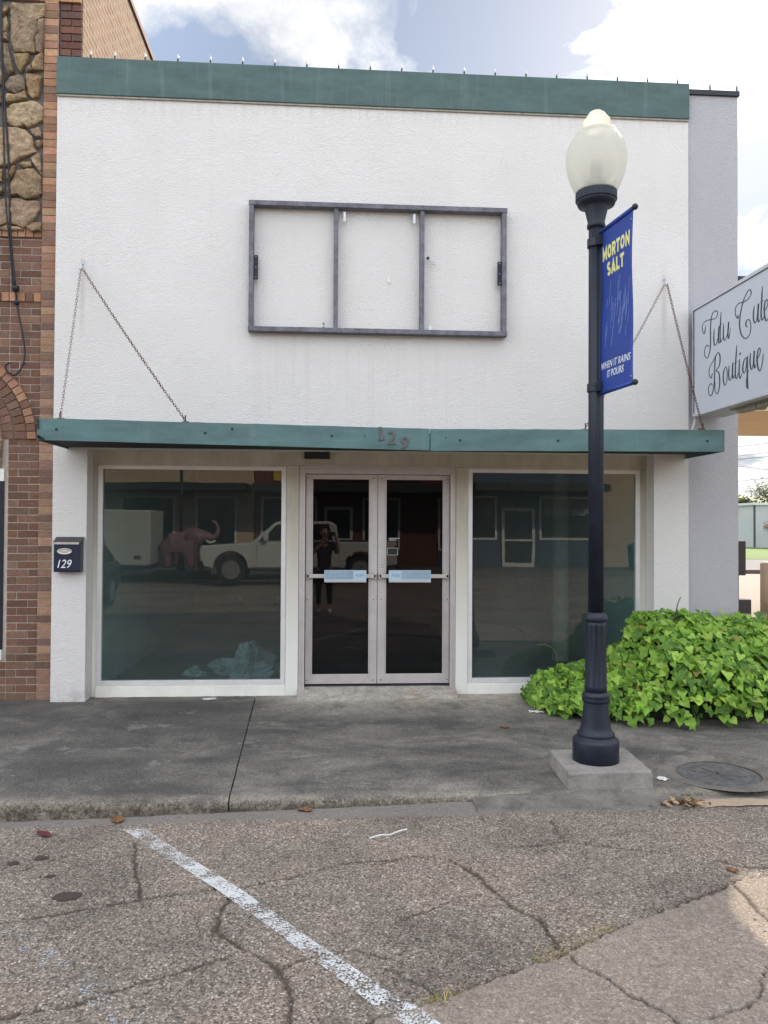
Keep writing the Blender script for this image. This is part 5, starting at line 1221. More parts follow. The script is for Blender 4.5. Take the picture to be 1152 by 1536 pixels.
MB().box(8.2, 8.53, 7.7, 7.95, .76, 1.47).build('box', 'iron', t, False, .015); MB().box(8.33, 8.42, 7.78, 7.87, -.05, .76).build('post', 'iron', t); MB().box(8.2, 8.62, 7.65, 8.05, -.05, .27).build('base', 'iron', t, False, .02)
t = thing('grey_shed', 'grey metal sided shed standing on the lawn at right edge', 'shed', (39.5, 60, 0))
MB().box(36.17, 44, 57, 63, -.1, 3.62).build('wall', 'shed', t); MB().box(35.95, 44.2, 56.8, 63.2, 3.622, 3.82).build('roof', 'sign_case', t); MB().box(36.0, 36.15, 56.93, 57.0, 0, 3.62).build('corner_trim', 'iron', t)
MB().box(39.2, 40.2, 56.94, 56.999, 0, 2.1).build('door', 'iron', t)
t = thing('pale_cabin', 'low pale flat roofed cabin with dark window beyond the lawn', 'cabin', (44.5, 77, 0))
MB().box(42.2, 45.9, 75, 79, -.1, 3.0).build('wall', 'sign_case', t); MB().box(42.0, 46.0, 74.85, 79.1, 3.002, 3.12).build('roof', 'white_frame', t)
w_ = MB().box(43.9, 45.0, 74.95, 74.999, .6, 2.05).build('window', 'white_frame', t); MB().box(43.98, 44.92, 74.93, 74.949, .68, 1.97).build('pane', 'car_glass', w_)
MB().box(44.5, 44.8, 74.92, 74.999, 2.45, 2.75).build('vent', 'iron', t); MB().box(45.901, 46.35, 75.4, 78.5, 0, 2.8).build('side_annex', 'dark_roof', t)
def tree(name, label, x, y, h, rad, cols, n, lsz, sparse, seed, m='tree_leaf'):
    q = random.Random(seed); t = thing(name, label, 'tree', (x, y, 0)); tr = MB(); lv = MB(); lv.open = True; tips = []
    def limb(p, d, l, r_, k):
        pts = [p]; dd = d
        for i in range(4): dd = (dd + Vector((q.gauss(0, .12), q.gauss(0, .12), q.gauss(.04, .08)))).normalized(); pts.append(pts[-1] + dd * l / 4)
        tr.tube(pts, [r_ * (1 - .14 * i) for i in range(5)], 6)
        if k == 0: tips.append(pts[-1]); tips.append(pts[2]); return
        for j in range(q.choice([3, 4])):
            a = q.uniform(0, 6.28); nd = (dd * .6 + Vector((math.cos(a), math.sin(a), q.uniform(-.1, .6))) * .7).normalized(); limb(pts[q.choice([2, 3, 4, 4])], nd, l * q.uniform(.55, .8), r_ * .5, k - 1)
    limb(Vector((x, y, -.2)), Vector((0, 0, 1)), h * .42, h * .028, 3)
    for i in range(n):
        c = q.choice(tips) + Vector((q.gauss(0, rad * .16), q.gauss(0, rad * .16), q.gauss(0, rad * .12)))
        if q.random() < sparse: continue
        a = Vector((q.gauss(0, 1), q.gauss(0, 1), q.gauss(0, 1))).normalized(); b_ = a.orthogonal().normalized(); s_ = lsz * q.uniform(.6, 1.4); lv.poly([c - a * s_, c + b_ * s_ * .5, c + a * s_, c - b_ * s_ * .5], vary(q.choice(cols), .25))
    tr.build('trunk', 'bark', t); lv.build('crown', m, t)
GR = [(.1, .14, .04), (.14, .17, .06), (.08, .11, .035), (.2, .2, .08)]
tree('tree', 'bare spreading tree with thin leaves behind the grey shed', 53.2, 85, 7.6, 3.6, GR, 2500, .16, .3, 2)
tree('tree', 'dense green tree beside the white wall corner beyond the cabin', 48.6, 87, 6.0, 3.0, GR, 5000, .2, 0, 3)
tree('tree', 'round olive tree between the bare tree and the dense one', 51.0, 92, 5.4, 3.0, GR, 5000, .2, 0, 4)
tree('small_tree', 'small reddish tree growing in front of the grey shed', 36.7, 54, 2.6, 1.3, [(.22, .09, .06), (.12, .12, .05), (.25, .14, .1)], 1500, .08, .0, 5)
stuffm = MB(); q = random.Random(77); stuffm.open = True
for k in range(9000):
    x = q.uniform(-60, 140); z = abs(q.gauss(0, 1.6)) * (1 + .5 * mnoise.noise(Vector((x * .15, 0, 0)))); p = Vector((x, 100 + q.gauss(0, 2), z)); a = Vector((q.gauss(0, 1), q.gauss(0, 1), q.gauss(0, 1))).normalized() * .5; b_ = a.orthogonal() * .6; stuffm.poly([p - a, p + b_, p + a, p - b_], vary(q.choice(GR), .3))
stuff(stuffm.build('far_wood', 'tree_leaf', None), 'distant line of green trees along the horizon', 'trees')
for i, (z0, z1, lb) in enumerate(((7.34, 7.6, 'highest overhead wire crossing the sky gap'), (6.69, 6.95, 'second overhead wire from the top of the sky gap'), (6.46, 6.67, 'third overhead wire from the top, close under the second'), (5.99, 5.73, 'overhead wire sloping down rightward in the sky gap'), (4.92, 5.17, 'lowest overhead wire above the trees in the sky gap'))):
    mb = MB(); s_ = (z1 - z0) / 2.118; mb.tube([(x, 45, z0 + (x - 28.3) * s_ + .0016 * (x - 29) ** 2) for x in np.linspace(10, 60, 26)], .014, 5); tag(mb.build('power_line', 'wire', None, loc=(29, 45, z0)), lb, 'power line', 'overhead wires past the corner')
for x in (8, 62):
    t = thing('utility_pole', 'tall wooden utility pole carrying the overhead wires ' + ('hidden behind the shop' if x < 20 else 'out at the far right'), 'utility pole', (x, 45, 0)); mb = MB(); mb.lathe(x, 45, [(-.3, .17), (9.5, .11)], 14); mb.build('post', 'bark', t, True); MB().box(x - .06, x + .06, 43.9, 46.1, 8.6, 8.74).build('crossarm', 'bark', t)

# ================================================================== ACROSS THE STREET (seen mirrored in the glass)
struct(B(-60, 60, -80, -19.2, -.3, .0).build('far_sidewalk', 'patch'))
def front(name, label, x0, x1, top, wall, y=-24.5): 
    t = thing(name, label, 'building', ((x0 + x1) / 2, y, 0)); MB().box(x0, x1, y - 10, y, -.1, top).build('wall', wall, t); return t
def shopwin(t, x0, x1, z0, z1, y=-24.5, m='glass_far', bulk=None):
    f = MB(); w = .09; f.box(x0, x0 + w, y, y + .08, z0, z1); f.box(x1 - w, x1, y, y + .08, z0, z1); f.box(x0 + w, x1 - w, y, y + .08, z0, z0 + w); f.box(x0 + w, x1 - w, y, y + .08, z1 - w, z1); o = f.build('window', 'white_frame', t)
    MB().box(x0 + w, x1 - w, y + .001, y + .03, z0 + w, z1 - w).build('pane', 'car_glass', o)
    if bulk: MB().box(x0, x1, y, y + .05, .02, z0 - .002).build('bulkhead', bulk, t)
def fdoor(t, x0, x1, y=-24.5): 
    f = MB(); w = .12; f.box(x0, x0 + w, y, y + .1, .02, 2.5); f.box(x1 - w, x1, y, y + .1, .02, 2.5); f.box(x0 + w, x1 - w, y, y + .1, 2.38, 2.5); f.box(x0 + w, x1 - w, y, y + .1, .02, .2); o = f.build('door', 'white_frame', t); MB().box(x0 + w, x1 - w, y + .001, y + .04, .2, 2.38).build('pane', 'car_glass', o); MB().box(x0 + w, x1 - w, y + .05, y + .09, 1.1, 1.18).build('push_bar', 'white_frame', o)
def awn(t, x0, x1, z, d=2.2, y=-24.5): MB().box(x0, x1, y + .001, y + d, z, z + .3).build('awning', 'dark_roof', t)
t = front('shop_building', 'tan rendered shop front across the street reflected in the left window', -22, -3.2, 7.5, 'tan_wall'); shopwin(t, -12, -9.2, .8, 2.9); shopwin(t, -8.6, -6.4, .8, 2.9); shopwin(t, -5.6, -3.9, .8, 2.9, bulk='brick_red'); awn(t, -21.9, -3.3, 3.05); MB().box(-21.9, -3.3, -24.499, -24.4, .0, .78).build('plinth', 'brick_red', t)
t = front('shop_building', 'dark red masonry shop front across the street reflected in the doors', -3.15, 5.6, 7.0, 'brick_red'); shopwin(t, -2.9, -.6, .7, 2.9, bulk='brick_red'); fdoor(t, -.3, .9); shopwin(t, 1.3, 2.9, .7, 2.9, bulk='brick_red'); shopwin(t, 4.5, 5.5, .7, 2.9, bulk='blue_wall'); awn(t, -3.1, 5.55, 3.05)
MB().box(-2.4, -1.3, -24.499, -24.4, 3.6, 4.4).build('panel', 'yellow_wall', t)
for k in range(6): MB().box(-1.2 + k * .85, -.42 + k * .85, -24.499, -24.42, 3.6, 4.4).build('panel', 'blue_wall', t)
t = front('shop_building', 'slate blue furniture shop front across the street reflected in the right window', 5.65, 11.2, 6.6, 'blue_wall'); fdoor(t, 7.2, 8.6); shopwin(t, 5.8, 7.0, 1.15, 3.0, bulk='blue_wall'); shopwin(t, 8.8, 11.1, 1.15, 3.0, bulk='blue_wall'); awn(t, 5.7, 11.15, 3.15)
mb = MB(); text_mesh(mb, 'FURNITURE', .26, lambda u, v, w: (10.0 - u, -24.455 + w, 2.2 + v), .01, 0, .006, 1.9); mb.build('lettering', 'sign_case', t)
t = front('shop_building', 'plain tan building across the street at the right end', 11.25, 30, 7.0, 'tan_wall'); shopwin(t, 15, 18, .8, 2.9)
t = thing('litter_bin', 'dark green litter bin on the opposite sidewalk', 'bin', (12.3, -22.5, 0)); mb = MB(); mb.lathe(12.3, -22.5, [(.0, .26), (.05, .3), (.85, .36), (.86, .39), (.92, .39)], 20); mb.build('body', 'bin', t, True); mb = MB(); mb.lathe(12.3, -22.5, [(.922, .38), (1.0, .34), (1.1, .15), (1.11, .01)], 20); mb.build('lid', 'bin', t, True)
l2 = dup(lamp, (-5.25, -19.6, .085), 'dark navy street lamp across the street beside the pink elephant')
tag(B(-5.55, -4.95, -19.9, -19.3, -.05, .085).build('concrete_footing', 'concrete', None, False, .014, loc=(-5.25, -19.6, 0)), 'square concrete pad under the lamp across the street', 'footing')

def wheel(par, x, y, z, r_, wd, axis='y'):
    mb = MB(); n = 28
    def ringc(rad, d): return [((x + rad * math.cos(a), y + d, z + rad * math.sin(a)) if axis == 'y' else (x + d, y + rad * math.cos(a), z + rad * math.sin(a))) for a in (2 * math.pi * i / n for i in range(n))]
    mb.loft([ringc(r_ * .66, -wd / 2), ringc(r_ * .94, -wd / 2), ringc(r_, -wd * .32), ringc(r_, wd * .32), ringc(r_ * .94, wd / 2), ringc(r_ * .66, wd / 2)]); w_ = mb.build('wheel', 'tyre', par)
    mb = MB()
    for sd in (-1, 1):
        mb.loft([ringc(r_ * .655, sd * wd * .505), ringc(r_ * .58, sd * wd * .51), ringc(r_ * .55, sd * wd * .44)])
        for k in range(6):
            a = k * math.pi / 3; c = [(r_ * .1, a - .5), (r_ * .1, a + .5), (r_ * .56, a + .14), (r_ * .56, a - .14)]
            P = [((x + rr_ * math.cos(b_), y + sd * wd * q_, z + rr_ * math.sin(b_)) if axis == 'y' else (x + sd * wd * q_, y + rr_ * math.cos(b_), z + rr_ * math.sin(b_))) for q_ in (.47, .53) for rr_, b_ in c]
            b0_ = len(mb.v); mb.v += P
            for f in ((0, 1, 2, 3), (7, 6, 5, 4), (0, 4, 5, 1), (1, 5, 6, 2), (2, 6, 7, 3), (3, 7, 4, 0)): mb.face([b0_ + i for i in f])
    mb.build('rim', 'rim', w_)
# white pickup, nose to the left, parked across the street
TY, TZ = -16.2, -.1
tk = thing('pickup_truck', 'white crew cab pickup truck parked across the street', 'pickup truck', (-1, TY, TZ))
def arc(cx, cz, r_, a0, a1, n=14): return [(cx + r_ * math.cos(R(a0 + (a1 - a0) * i / n)), cz + r_ * math.sin(R(a0 + (a1 - a0) * i / n))) for i in range(n + 1)]
X0 = -4.03
side = [(X0, .55), (X0 - .02, 1.0), (X0 + .04, 1.16), (X0 + .2, 1.2), (X0 + 1.45, 1.28), (X0 + 1.7, 1.3), (X0 + 3.7, 1.32), (X0 + 6.1, 1.33), (X0 + 6.13, .6), (X0 + 5.6, .55)] + arc(X0 + 4.95, .5, .54, 5, 175)[:] + [(X0 + 4.3, .5), (X0 + 1.5, .5)] + arc(X0 + .93, .5, .54, 5, 175) + [(X0 + .3, .5)]
side = [(x, z + TZ) for x, z in side]
MB().prism(side, TY - 2.0, TY, 'y').build('body', 'truck_white', tk, False, .05, 3, 40)
cab = [(X0 + 1.55, 1.29), (X0 + 2.25, 1.9), (X0 + 2.5, 1.96), (X0 + 4.0, 1.96), (X0 + 4.2, 1.85), (X0 + 4.28, 1.3)]; cab = [(x, z + TZ) for x, z in cab]
MB().prism(cab, TY - 1.86, TY - .12, 'y').build('cab', 'truck_white', tk, False, .06, 3, 25)
for y in (TY - .119, TY - 1.873):
    for poly in ([(X0 + 1.85, 1.36), (X0 + 2.35, 1.84), (X0 + 2.95, 1.87), (X0 + 2.95, 1.36)], [(X0 + 3.03, 1.36), (X0 + 3.03, 1.87), (X0 + 3.95, 1.87), (X0 + 4.08, 1.36)]): MB().prism([(x, z + TZ) for x, z in poly], y, y + .012, 'y').build('side_window', 'car_glass', tk)
MB().box(X0 + 4.32, X0 + 6.05, TY - 1.85, TY - .15, 1.31 + TZ, 1.345 + TZ).build('bed_liner', 'black', tk)
for x in (X0 + .93, X0 + 4.95):
    for y in (TY - .16, TY - 1.84): wheel(tk, x, y, .44 + TZ, .44, .28)
    for y in (TY + .002,):
        mb = MB(); o_ = arc(x, .5 + TZ, .62, 0, 180); i_ = arc(x, .5 + TZ, .53, 180, 0); mb.prism(o_ + i_, y, y + .03, 'y'); mb.build('wheel_flare', 'truck_white', tk, False, .008)
MB().box(X0 - .1, X0 + .12, TY - 2.0, TY, .45 + TZ, .72 + TZ).build('bumper', 'black', tk, False, .03); MB().box(X0 + 6.1, X0 + 6.26, TY - 1.95, TY - .05, .5 + TZ, .7 + TZ).build('bumper', 'iron', tk, False, .03)
for y in (TY - .42, TY - 1.98): MB().box(X0 - .03, X0 + .22, y, y + .4, .88 + TZ, 1.1 + TZ).build('headlight', 'head_lens', tk, False, .03)
for y in (TY - .2, TY - 2.0): MB().box(X0 + 6.02, X0 + 6.15, y, y + .2, .85 + TZ, 1.2 + TZ).build('tail_light', 'tail_lens', tk, False, .02)
MB().box(X0 + 1.95, X0 + 2.1, TY + .0, TY + .22, 1.36 + TZ, 1.58 + TZ).build('wing_mirror', 'truck_white', tk, False, .03)
for x in (X0 + 2.75, X0 + 3.85): MB().box(x, x + .2, TY + .001, TY + .03, 1.12 + TZ, 1.16 + TZ).build('door_handle', 'rim', tk)
sm = MB()
for x in (X0 + 1.72, X0 + 2.99, X0 + 4.27): sm.box(x, x + .012, TY + .0005, TY + .003, .6 + TZ, 1.3 + TZ)
sm.box(X0 + 1.6, X0 + 4.25, TY - .04, TY + .05, .4 + TZ, .47 + TZ); sm.build('door_gap', 'black', tk)
# white box trailer
t = thing('box_trailer', 'white enclosed box trailer parked across the street', 'trailer', (-7.6, -18.1, -.1)); MB().box(-9.4, -5.75, -19.1, -17.1, .42, 2.2).build('body', 'trailer', t, False, .05)
for x in (-8.2, -7.4): wheel(t, x, -17.2, .25, .35, .22)
for x in (-8.2, -7.4): wheel(t, x, -19.0, .25, .35, .22)
MB().box(-9.3, -5.85, -19.0, -17.2, .28, .419).build('chassis', 'black', t); MB().prism([(-5.75, .35), (-4.9, .33), (-4.9, .4), (-5.75, .42)], -18.2, -18.05, 'y').build('drawbar', 'black', t); mk = MB(); mk.box(-6.25, -6.05, -17.1, -17.094, .62, .74).box(-7.0, -6.95, -17.1, -17.094, .6, .7); mk.build('marking', 'iron', t)

# ---- skinned figures
def skinned(name, verts, edges, m, parent=None, loc=(0, 0, 0), sub=2, root=0):
    off = Vector(LOC[parent.name] if parent else loc); me = bpy.data.meshes.new(name); me.from_pydata([tuple(Vector(v[:3]) - off) for v in verts], edges, []); o = bpy.data.objects.new(name, me); C.objects.link(o)
    o.modifiers.new('skin', 'SKIN'); s_ = o.modifiers.new('sub', 'SUBSURF'); s_.levels = sub; s_.render_levels = sub
    if not me.skin_vertices: me.attributes.new('x', 'FLOAT', 'POINT')
    for i, v in enumerate(verts):
        sv = me.skin_vertices[0].data[i]; r_ = v[3]; sv.radius = (r_, v[4] if len(v) > 4 else r_); sv.use_root = (i == root)
    for p in o.modifiers: p.show_viewport = True
    me.materials.append(M[m])
    if parent: o.parent = parent
    else: o.location = off
    LOC[o.name] = off; o.modifiers['skin'].use_smooth_shade = True
    return o
# pink elephant statue with raised trunk, on a dark stand
EX, EY = -4.85, -18.2
t = thing('elephant_statue', 'pink elephant statue with raised trunk across the street', 'statue', (EX, EY, 0))
V = [(EX - .1, EY, 1.1, .36), (EX - .5, EY, 1.08, .36), (EX + .25, EY, 1.22, .3), (EX + .5, EY, 1.4, .26), (EX + .72, EY, 1.36, .16), (EX + .92, EY, 1.3, .1), (EX + 1.06, EY, 1.42, .085), (EX + 1.08, EY, 1.65, .07), (EX + .98, EY, 1.82, .06), (EX + .84, EY, 1.86, .05)]
E_ = [(0, 1), (0, 2), (2, 3), (3, 4), (4, 5), (5, 6), (6, 7), (7, 8), (8, 9)]
for (bx, rt) in ((-.55, 1), (.2, 2)):
    for sy in (-.2, .2): k = len(V); V += [(EX + bx, EY + sy, .8, .17), (EX + bx, EY + sy, .5, .14), (EX + bx + .02, EY + sy, .26, .14)]; E_ += [(rt, k), (k, k + 1), (k + 1, k + 2)]
k = len(V); V += [(EX - .88, EY, 1.05, .06), (EX - .97, EY, .75, .03)]; E_ += [(1, k), (k, k + 1)]
skinned('body', V, E_, 'pink', t)
for sy in (-1, 1):
    mb = MB(); n = 20; mb.loft([[(EX + .32 + d * .0 + .22 * f * math.cos(2 * math.pi * i / n) - .05, EY + sy * (.27 + d + .06 * math.cos(2 * math.pi * i / n) ** 2), 1.35 + .3 * f * math.sin(2 * math.pi * i / n)) for i in range(n)] for f, d in ((.3, .0), (1, .0), (1, .03), (.3, .035))]); mb.build('ear', 'pink', t, True)
    mb = MB(); mb.ball((EX + .66, EY + sy * .2, 1.5), .03, 10); mb.build('eye', 'black', t, True); mb = MB(); mb.tube(catmull([(EX + .7, EY + sy * .11, 1.22), (EX + .85, EY + sy * .14, 1.15), (EX + .98, EY + sy * .14, 1.2)]), [.035] * 8 + [.03] * 9, 8); mb.build('tusk', 'cream', t, True)
MB().box(EX - 1.0, EX + .8, EY - .45, EY + .45, .0, .2).build('stand', 'black', t, False, .02)
# dark car nosed in beside the photographer
KX, KY, KZ = -5.9, -8.6, -.105
t = thing('parked_car', 'dark hatchback parked at the kerb left of the photographer', 'car', (KX, KY, KZ))
def yzarc(cy, r_): return [(cy + r_ * math.cos(R(a)), .34 + KZ + r_ * math.sin(R(a))) for a in range(5, 180, 12)]
sd = [(KY - 2.1, .42), (KY - 2.12, .9), (KY - 2.0, .98), (KY + .95, .98), (KY + 1.95, .84), (KY + 2.12, .62), (KY + 2.1, .3), (KY + 1.78, .28)]; sd = [(y, z + KZ) for y, z in sd] + yzarc(KY + 1.36, .39) + [(KY + .9, .24 + KZ), (KY - .95, .24 + KZ)] + yzarc(KY - 1.36, .39) + [(KY - 1.8, .28 + KZ)]
MB().prism(sd, KX - .92, KX + .92, 'x').build('body', 'car_dark', t, False, .1, 4, 40)
gh = MB(); low = [(KX - .86, KY - 1.95), (KX + .86, KY - 1.95), (KX + .84, KY + 1.0), (KX - .84, KY + 1.0)]; up = [(KX - .64, KY - 1.55), (KX + .64, KY - 1.55), (KX + .62, KY + .25), (KX - .62, KY + .25)]
gh.loft([[(x, y, .97 + KZ) for x, y in low], [(x, y, 1.5 + KZ) for x, y in up]]); gh.build('cabin', 'car_dark', t, False, .08, 4, 20)
def gq(a, b_, c, d): return MB().loft([[a, b_, c, d], [tuple(Vector(p) + (Vector(p) - Vector((KX, KY - .4, .6))).normalized() * .012) for p in (a, b_, c, d)]])
zz = lambda z: z + KZ
gq((KX - .76, KY + .93, zz(1.03)), (KX + .76, KY + .93, zz(1.03)), (KX + .58, KY + .31, zz(1.44)), (KX - .58, KY + .31, zz(1.44))).build('windscreen', 'car_glass', t)
for s_ in (-1, 1): gq((KX + s_ * .845, KY - 1.6, zz(1.03)), (KX + s_ * .83, KY + .75, zz(1.03)), (KX + s_ * .655, KY + .22, zz(1.44)), (KX + s_ * .665, KY - 1.4, zz(1.44))).build('side_window', 'car_glass', t); MB().box(KX + s_ * .98 - .1, KX + s_ * .98 + .1, KY + .55, KY + .68, zz(.98), zz(1.13)).build('wing_mirror', 'car_dark', t, False, .03)
for y in (KY - 1.36, KY + 1.36):
    for s_ in (-1, 1): wheel(t, KX + s_ * .82, y, .33 + KZ, .33, .2, 'x')
for s_ in (-1, 1): MB().box(KX + s_ * .66 - .2, KX + s_ * .66 + .2, KY + 1.98, KY + 2.1, zz(.62), zz(.78)).build('headlight', 'head_lens', t, False, .03); MB().box(KX + s_ * .72 - .14, KX + s_ * .72 + .14, KY - 2.14, KY - 2.05, zz(.7), zz(.88)).build('tail_light', 'tail_lens', t, False, .02)
MB().box(KX - .55, KX + .55, KY + 2.08, KY + 2.14, zz(.36), zz(.56)).build('grille', 'black', t)

# ---- the photographer, mirrored in the left door
PX, PY, G = -.14, -8.36, -.105
t = thing('person', 'person in dark plum shirt and black trousers taking the photograph with a phone', 'person', (PX, PY, G))
H = 1.80
hip = G + .95; sh = G + 1.48
V = [(PX, PY, hip, .15, .11), (PX, PY + .01, hip + .2, .135, .1), (PX, PY + .02, sh - .1, .165, .105), (PX, PY + .02, sh + .02, .09, .075), (PX, PY + .03, sh + .09, .052), (PX, PY + .045, sh + .17, .068, .08), (PX, PY + .045, sh + .25, .078, .095), (PX, PY + .03, sh + .315, .05, .06)]
E_ = [(0, 1), (1, 2), (2, 3), (3, 4), (4, 5), (5, 6), (6, 7)]
def arm(s_):
    k = len(V); hx = PX + .14 + s_ * .085
    V.extend([(PX + s_ * .19, PY + .01, sh - .03, .055), (PX + s_ * .27, PY + .1, sh - .24, .044), (hx + s_ * .03, PY + .26, sh + .04, .03), (hx, PY + .29, sh + .13, .026, .036)])
    E_.extend([(2, k), (k, k + 1), (k + 1, k + 2), (k + 2, k + 3)])
    hand = k + 3
    for f in range(4):
        j = len(V); z = sh + .155 + .018 * f; L = (.9, 1, .97, .8)[f]
        V.extend([(hx + s_ * .005, PY + .315, z, .009), (hx - s_ * .006, PY + .315 + .022 * L, z + .004, .0085), (hx - s_ * .03 * L, PY + .318 + .022 * L, z + .006, .0075)]); E_.extend([(hand, j), (j, j + 1), (j + 1, j + 2)])
    j = len(V); V.extend([(hx - s_ * .012, PY + .27, sh + .165, .010), (hx - s_ * .035, PY + .272, sh + .2, .009), (hx - s_ * .05, PY + .285, sh + .222, .008)]); E_.extend([(hand, j), (j, j + 1), (j + 1, j + 2)])
arm(-1); arm(1)
for s_ in (-1, 1):
    k = len(V); V += [(PX + s_ * .1, PY + .005, hip - .1, .088), (PX + s_ * .115, PY + .02, G + .5, .062), (PX + s_ * .12, PY - .01, G + .12, .042), (PX + s_ * .13, PY + .1, G + .045, .038, .035)]; E_ += [(0, k), (k, k + 1), (k + 1, k + 2), (k + 2, k + 3)]
body = skinned('body', V, E_, 'skin', t, sub=2)
# clothing: slightly larger skins over the same joints
ns = 8
SV = [(v[0], v[1], v[2], v[3] * 1.12, (v[4] if len(v) > 4 else v[3]) * 1.15) for v in V[:4]]; SV[3] = (SV[3][0], SV[3][1], SV[3][2], .085, .075); SV[0] = (SV[0][0], SV[0][1], SV[0][2] - .09, .17, .13); SE = [(0, 1), (1, 2), (2, 3)]
for a in (8, 8 + 4 + 12 + 3):
    k = len(SV); p0, p1 = V[a], V[a + 1]; m_ = tuple(p0[i] + (p1[i] - p0[i]) * .75 for i in range(3)); SV += [(*p0[:3], .068), (*m_, .06)]; SE += [(2, k), (k, k + 1)]
skinned('shirt', SV, SE, 'shirt', t)
lg = len(V) - 8; TV = [(PX, PY, hip + .04, .158, .118), (PX, PY, hip - .04, .16, .12)]; TE = [(0, 1)]
for a in (lg, lg + 4): k = len(TV); TV += [(*V[a][:3], .1), (*V[a + 1][:3], .073), (V[a + 2][0], V[a + 2][1], V[a + 2][2] + .02, .055)]; TE += [(1, k), (k, k + 1), (k + 1, k + 2)]
skinned('trousers', TV, TE, 'trouser', t)
for a in (lg, lg + 4):
    x, y = V[a + 2][0], V[a + 2][1]; mb = MB(); n = 16; rings = []
    for k in range(9):
        q_ = k / 8; w_ = .044 * math.sin(math.pi * (.12 + .8 * q_)) ** .5 ; h_ = .11 - .06 * q_; yy = y - .07 + .27 * q_; rings.append([(x + w_ * math.cos(2 * math.pi * i / n), yy, G + .004 + h_ * .5 + h_ * .5 * math.sin(2 * math.pi * i / n)) for i in range(n)])
    mb.loft(rings); mb.build('shoe', 'shoe', t, True)
hr = MB(); hc = Vector((PX, PY + .025, sh + .25)); rings = []
for k in range(12):
    a = math.pi * k / 11.5; row = []
    for i in range(24):
        b_ = 2 * math.pi * i / 24; fr_ = max(0, math.sin(b_)); cut = 1 if a < 1.25 else (1 - .75 * fr_)
        row.append((hc.x + .096 * math.sin(min(a, 1.75)) * math.cos(b_) * 1.0, hc.y + (.112 * math.sin(min(a, 1.75)) * math.sin(b_)) * cut - .01, hc.z + .03 + (.105 * math.cos(a) if a < 1.6 else -.105 * (a - 1.57) * 1.1)))
    rings.append(row)
hr.loft(rings); hr.build('hair', 'hair', t, True)
for s_ in (-1, 1):
    mb = MB(); mb.ball((PX + s_ * .031, PY + .135, sh + .235), .011, 8); mb.build('eye', 'white_paint', t, True); mb = MB(); mb.ball((PX + s_ * .082, PY + .04, sh + .21), .02, 8, 1.5); mb.build('ear', 'skin', t, True)
mb = MB(); mb.loft([[(PX - .012, PY + .13, sh + .185), (PX + .012, PY + .13, sh + .185), (PX, PY + .158, sh + .19)], [(PX - .006, PY + .135, sh + .235), (PX + .006, PY + .135, sh + .235), (PX, PY + .142, sh + .235)]]); mb.build('nose', 'skin', t, True); MB().box(PX - .024, PX + .024, PY + .118, PY + .13, sh + .148, sh + .156).build('mouth', 'leaf_red', t, False, .003)
ph = thing('phone', 'black phone held up by the person in the plum shirt', 'phone', (PX + .14, PY + .33, sh + .19))
MB().box(PX + .14 - .076, PX + .14 + .076, PY + .325, PY + .333, sh + .145, sh + .225).build('case', 'black', ph, False, .006); mb = MB(); mb.loft([[(PX + .19 + .011 * math.cos(2 * math.pi * i / 12), y, sh + .205 + .011 * math.sin(2 * math.pi * i / 12)) for i in range(12)] for y in (PY + .332, PY + .335)]); mb.build('lens', 'car_glass', ph)

# ================================================================== SKY, SUN, CAMERA
EL, AZ = R(33), R(28.5)
w = bpy.data.worlds.new('World'); bpy.context.scene.world = w; w.use_nodes = True; t = NT(w.node_tree); bg = w.node_tree.nodes['Background']
sky = t.n('TexSky', {'sky_type': 'NISHITA', 'sun_disc': False, 'sun_elevation': EL, 'sun_rotation': AZ, 'air_density': 1.0, 'dust_density': .4, 'ozone_density': 1.2})
d = t.n('TexCoord').outputs['Generated']; xyz = t.n('SeparateXYZ', i0=d); Z = t.math('MAXIMUM', xyz.outputs[2], 0.0)
dz = t.math('ADD', Z, .16); uv = t.n('CombineXYZ', i0=t.math('DIVIDE', xyz.outputs[0], dz), i1=t.math('DIVIDE', xyz.outputs[1], dz), i2=0.0).outputs[0]
n1 = t.noise(t.map(uv, (1, 1, 1), (SKX, SKY, 0)), 1.5, 12, .62, .5); n2 = t.noise(t.map(uv, (1, 1, 1), (SKX + 4, SKY + .3, 0)), 1.7, 8, .62)
cl = t.rng(n1, .46, .525)
sund = Vector((math.cos(EL) * math.sin(AZ), math.cos(EL) * math.cos(AZ), math.sin(EL)))
dt = t.math('MAXIMUM', t.n('VectorMath', {'operation': 'DOT_PRODUCT'}, i0=d, i1=tuple(sund)).outputs['Value'], 0.0)
glow = t.math('ADD', t.math('MULTIPLY', t.math('POWER', dt, 40.0), 5.0), t.math('MULTIPLY', t.math('POWER', dt, 7.0), 1.3))
back = t.rng(t.n('VectorMath', {'operation': 'DOT_PRODUCT'}, i0=d, i1=(-math.sin(AZ), -math.cos(AZ), 0)).outputs['Value'], -.72, .15, .46, 1.85)   # whole sky brightened behind the camera to light the facade, dimmed ahead
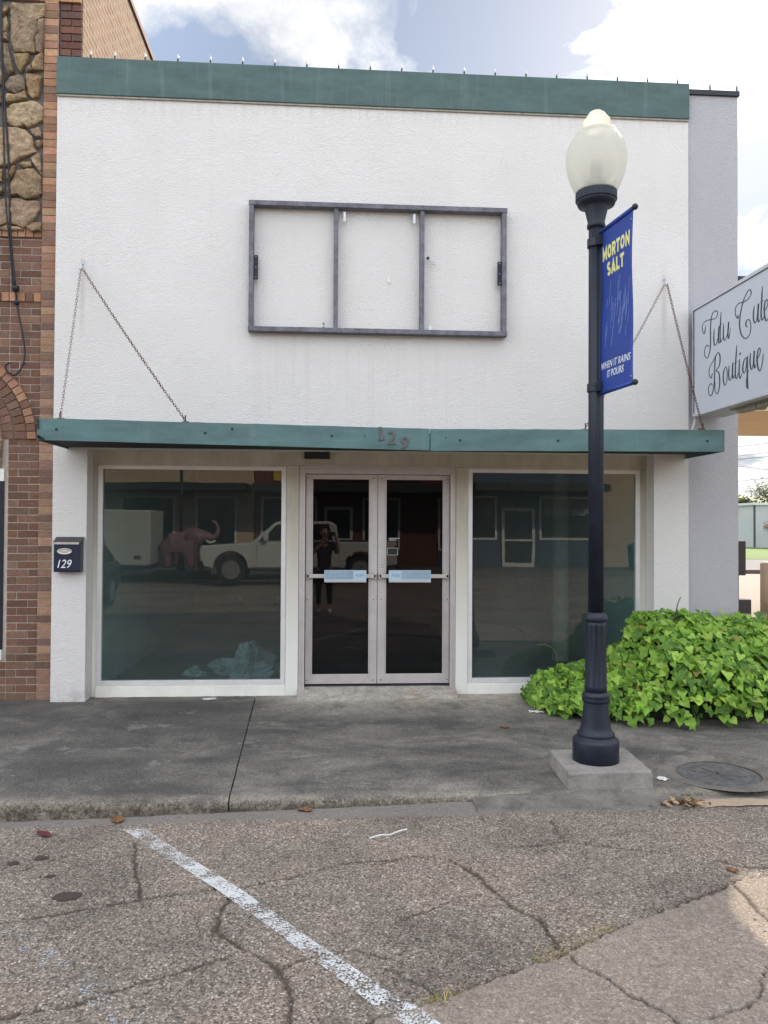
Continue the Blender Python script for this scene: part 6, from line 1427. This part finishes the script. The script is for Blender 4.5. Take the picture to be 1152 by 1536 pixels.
shade = t.rng(n2, .38, .62)
cc = t.mix(shade, (3.1, 3.45, 4.1), (8.6, 8.4, 8.1))
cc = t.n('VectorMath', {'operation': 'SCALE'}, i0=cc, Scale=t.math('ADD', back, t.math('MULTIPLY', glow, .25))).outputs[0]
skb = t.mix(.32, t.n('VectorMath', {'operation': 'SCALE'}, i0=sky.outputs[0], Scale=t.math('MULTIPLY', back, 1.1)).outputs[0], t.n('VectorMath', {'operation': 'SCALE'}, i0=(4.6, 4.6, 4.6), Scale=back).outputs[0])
skc = t.mix(t.math('MULTIPLY', cl, .95), skb, cc)
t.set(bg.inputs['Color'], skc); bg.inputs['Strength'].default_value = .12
sl = bpy.data.lights.new('sun', 'SUN'); sl.energy = 3.2; sl.angle = R(.53); sl.color = (1, .87, .7); so = bpy.data.objects.new('sun', sl); C.objects.link(so); so.rotation_euler = sund.to_track_quat('Z', 'Y').to_euler(); so.location = (8, 12, 20)
cd = bpy.data.cameras.new('camera'); cam = bpy.data.objects.new('camera', cd); C.objects.link(cam)
cd.sensor_fit = 'VERTICAL'; cd.sensor_height = 36; cd.sensor_width = 27; cd.lens = 36 * 1180 / 1536; cd.clip_start = .02; cd.clip_end = 2000
yaw, pit, rol = R(3.834), R(.933), R(-.304)
fwd = Vector((math.sin(yaw) * math.cos(pit), math.cos(yaw) * math.cos(pit), math.sin(pit))); rt = Vector((math.cos(yaw), -math.sin(yaw), 0)); up = rt.cross(fwd)
r2 = rt * math.cos(rol) - up * math.sin(rol); u2 = rt * math.sin(rol) + up * math.cos(rol)
mw = Matrix((r2, u2, -fwd)).transposed().to_4x4(); mw.translation = (0, -7.98, 1.763); cam.matrix_world = mw
sc = bpy.context.scene; sc.camera = cam
sc.view_settings.view_transform = 'Standard'; sc.view_settings.look = 'None'; sc.view_settings.gamma = 1; sc.view_settings.exposure = EXPO
sc.cycles.max_bounces = 8; sc.cycles.transparent_max_bounces = 16; sc.cycles.use_denoising = True; sc.cycles.sample_clamp_indirect = 8
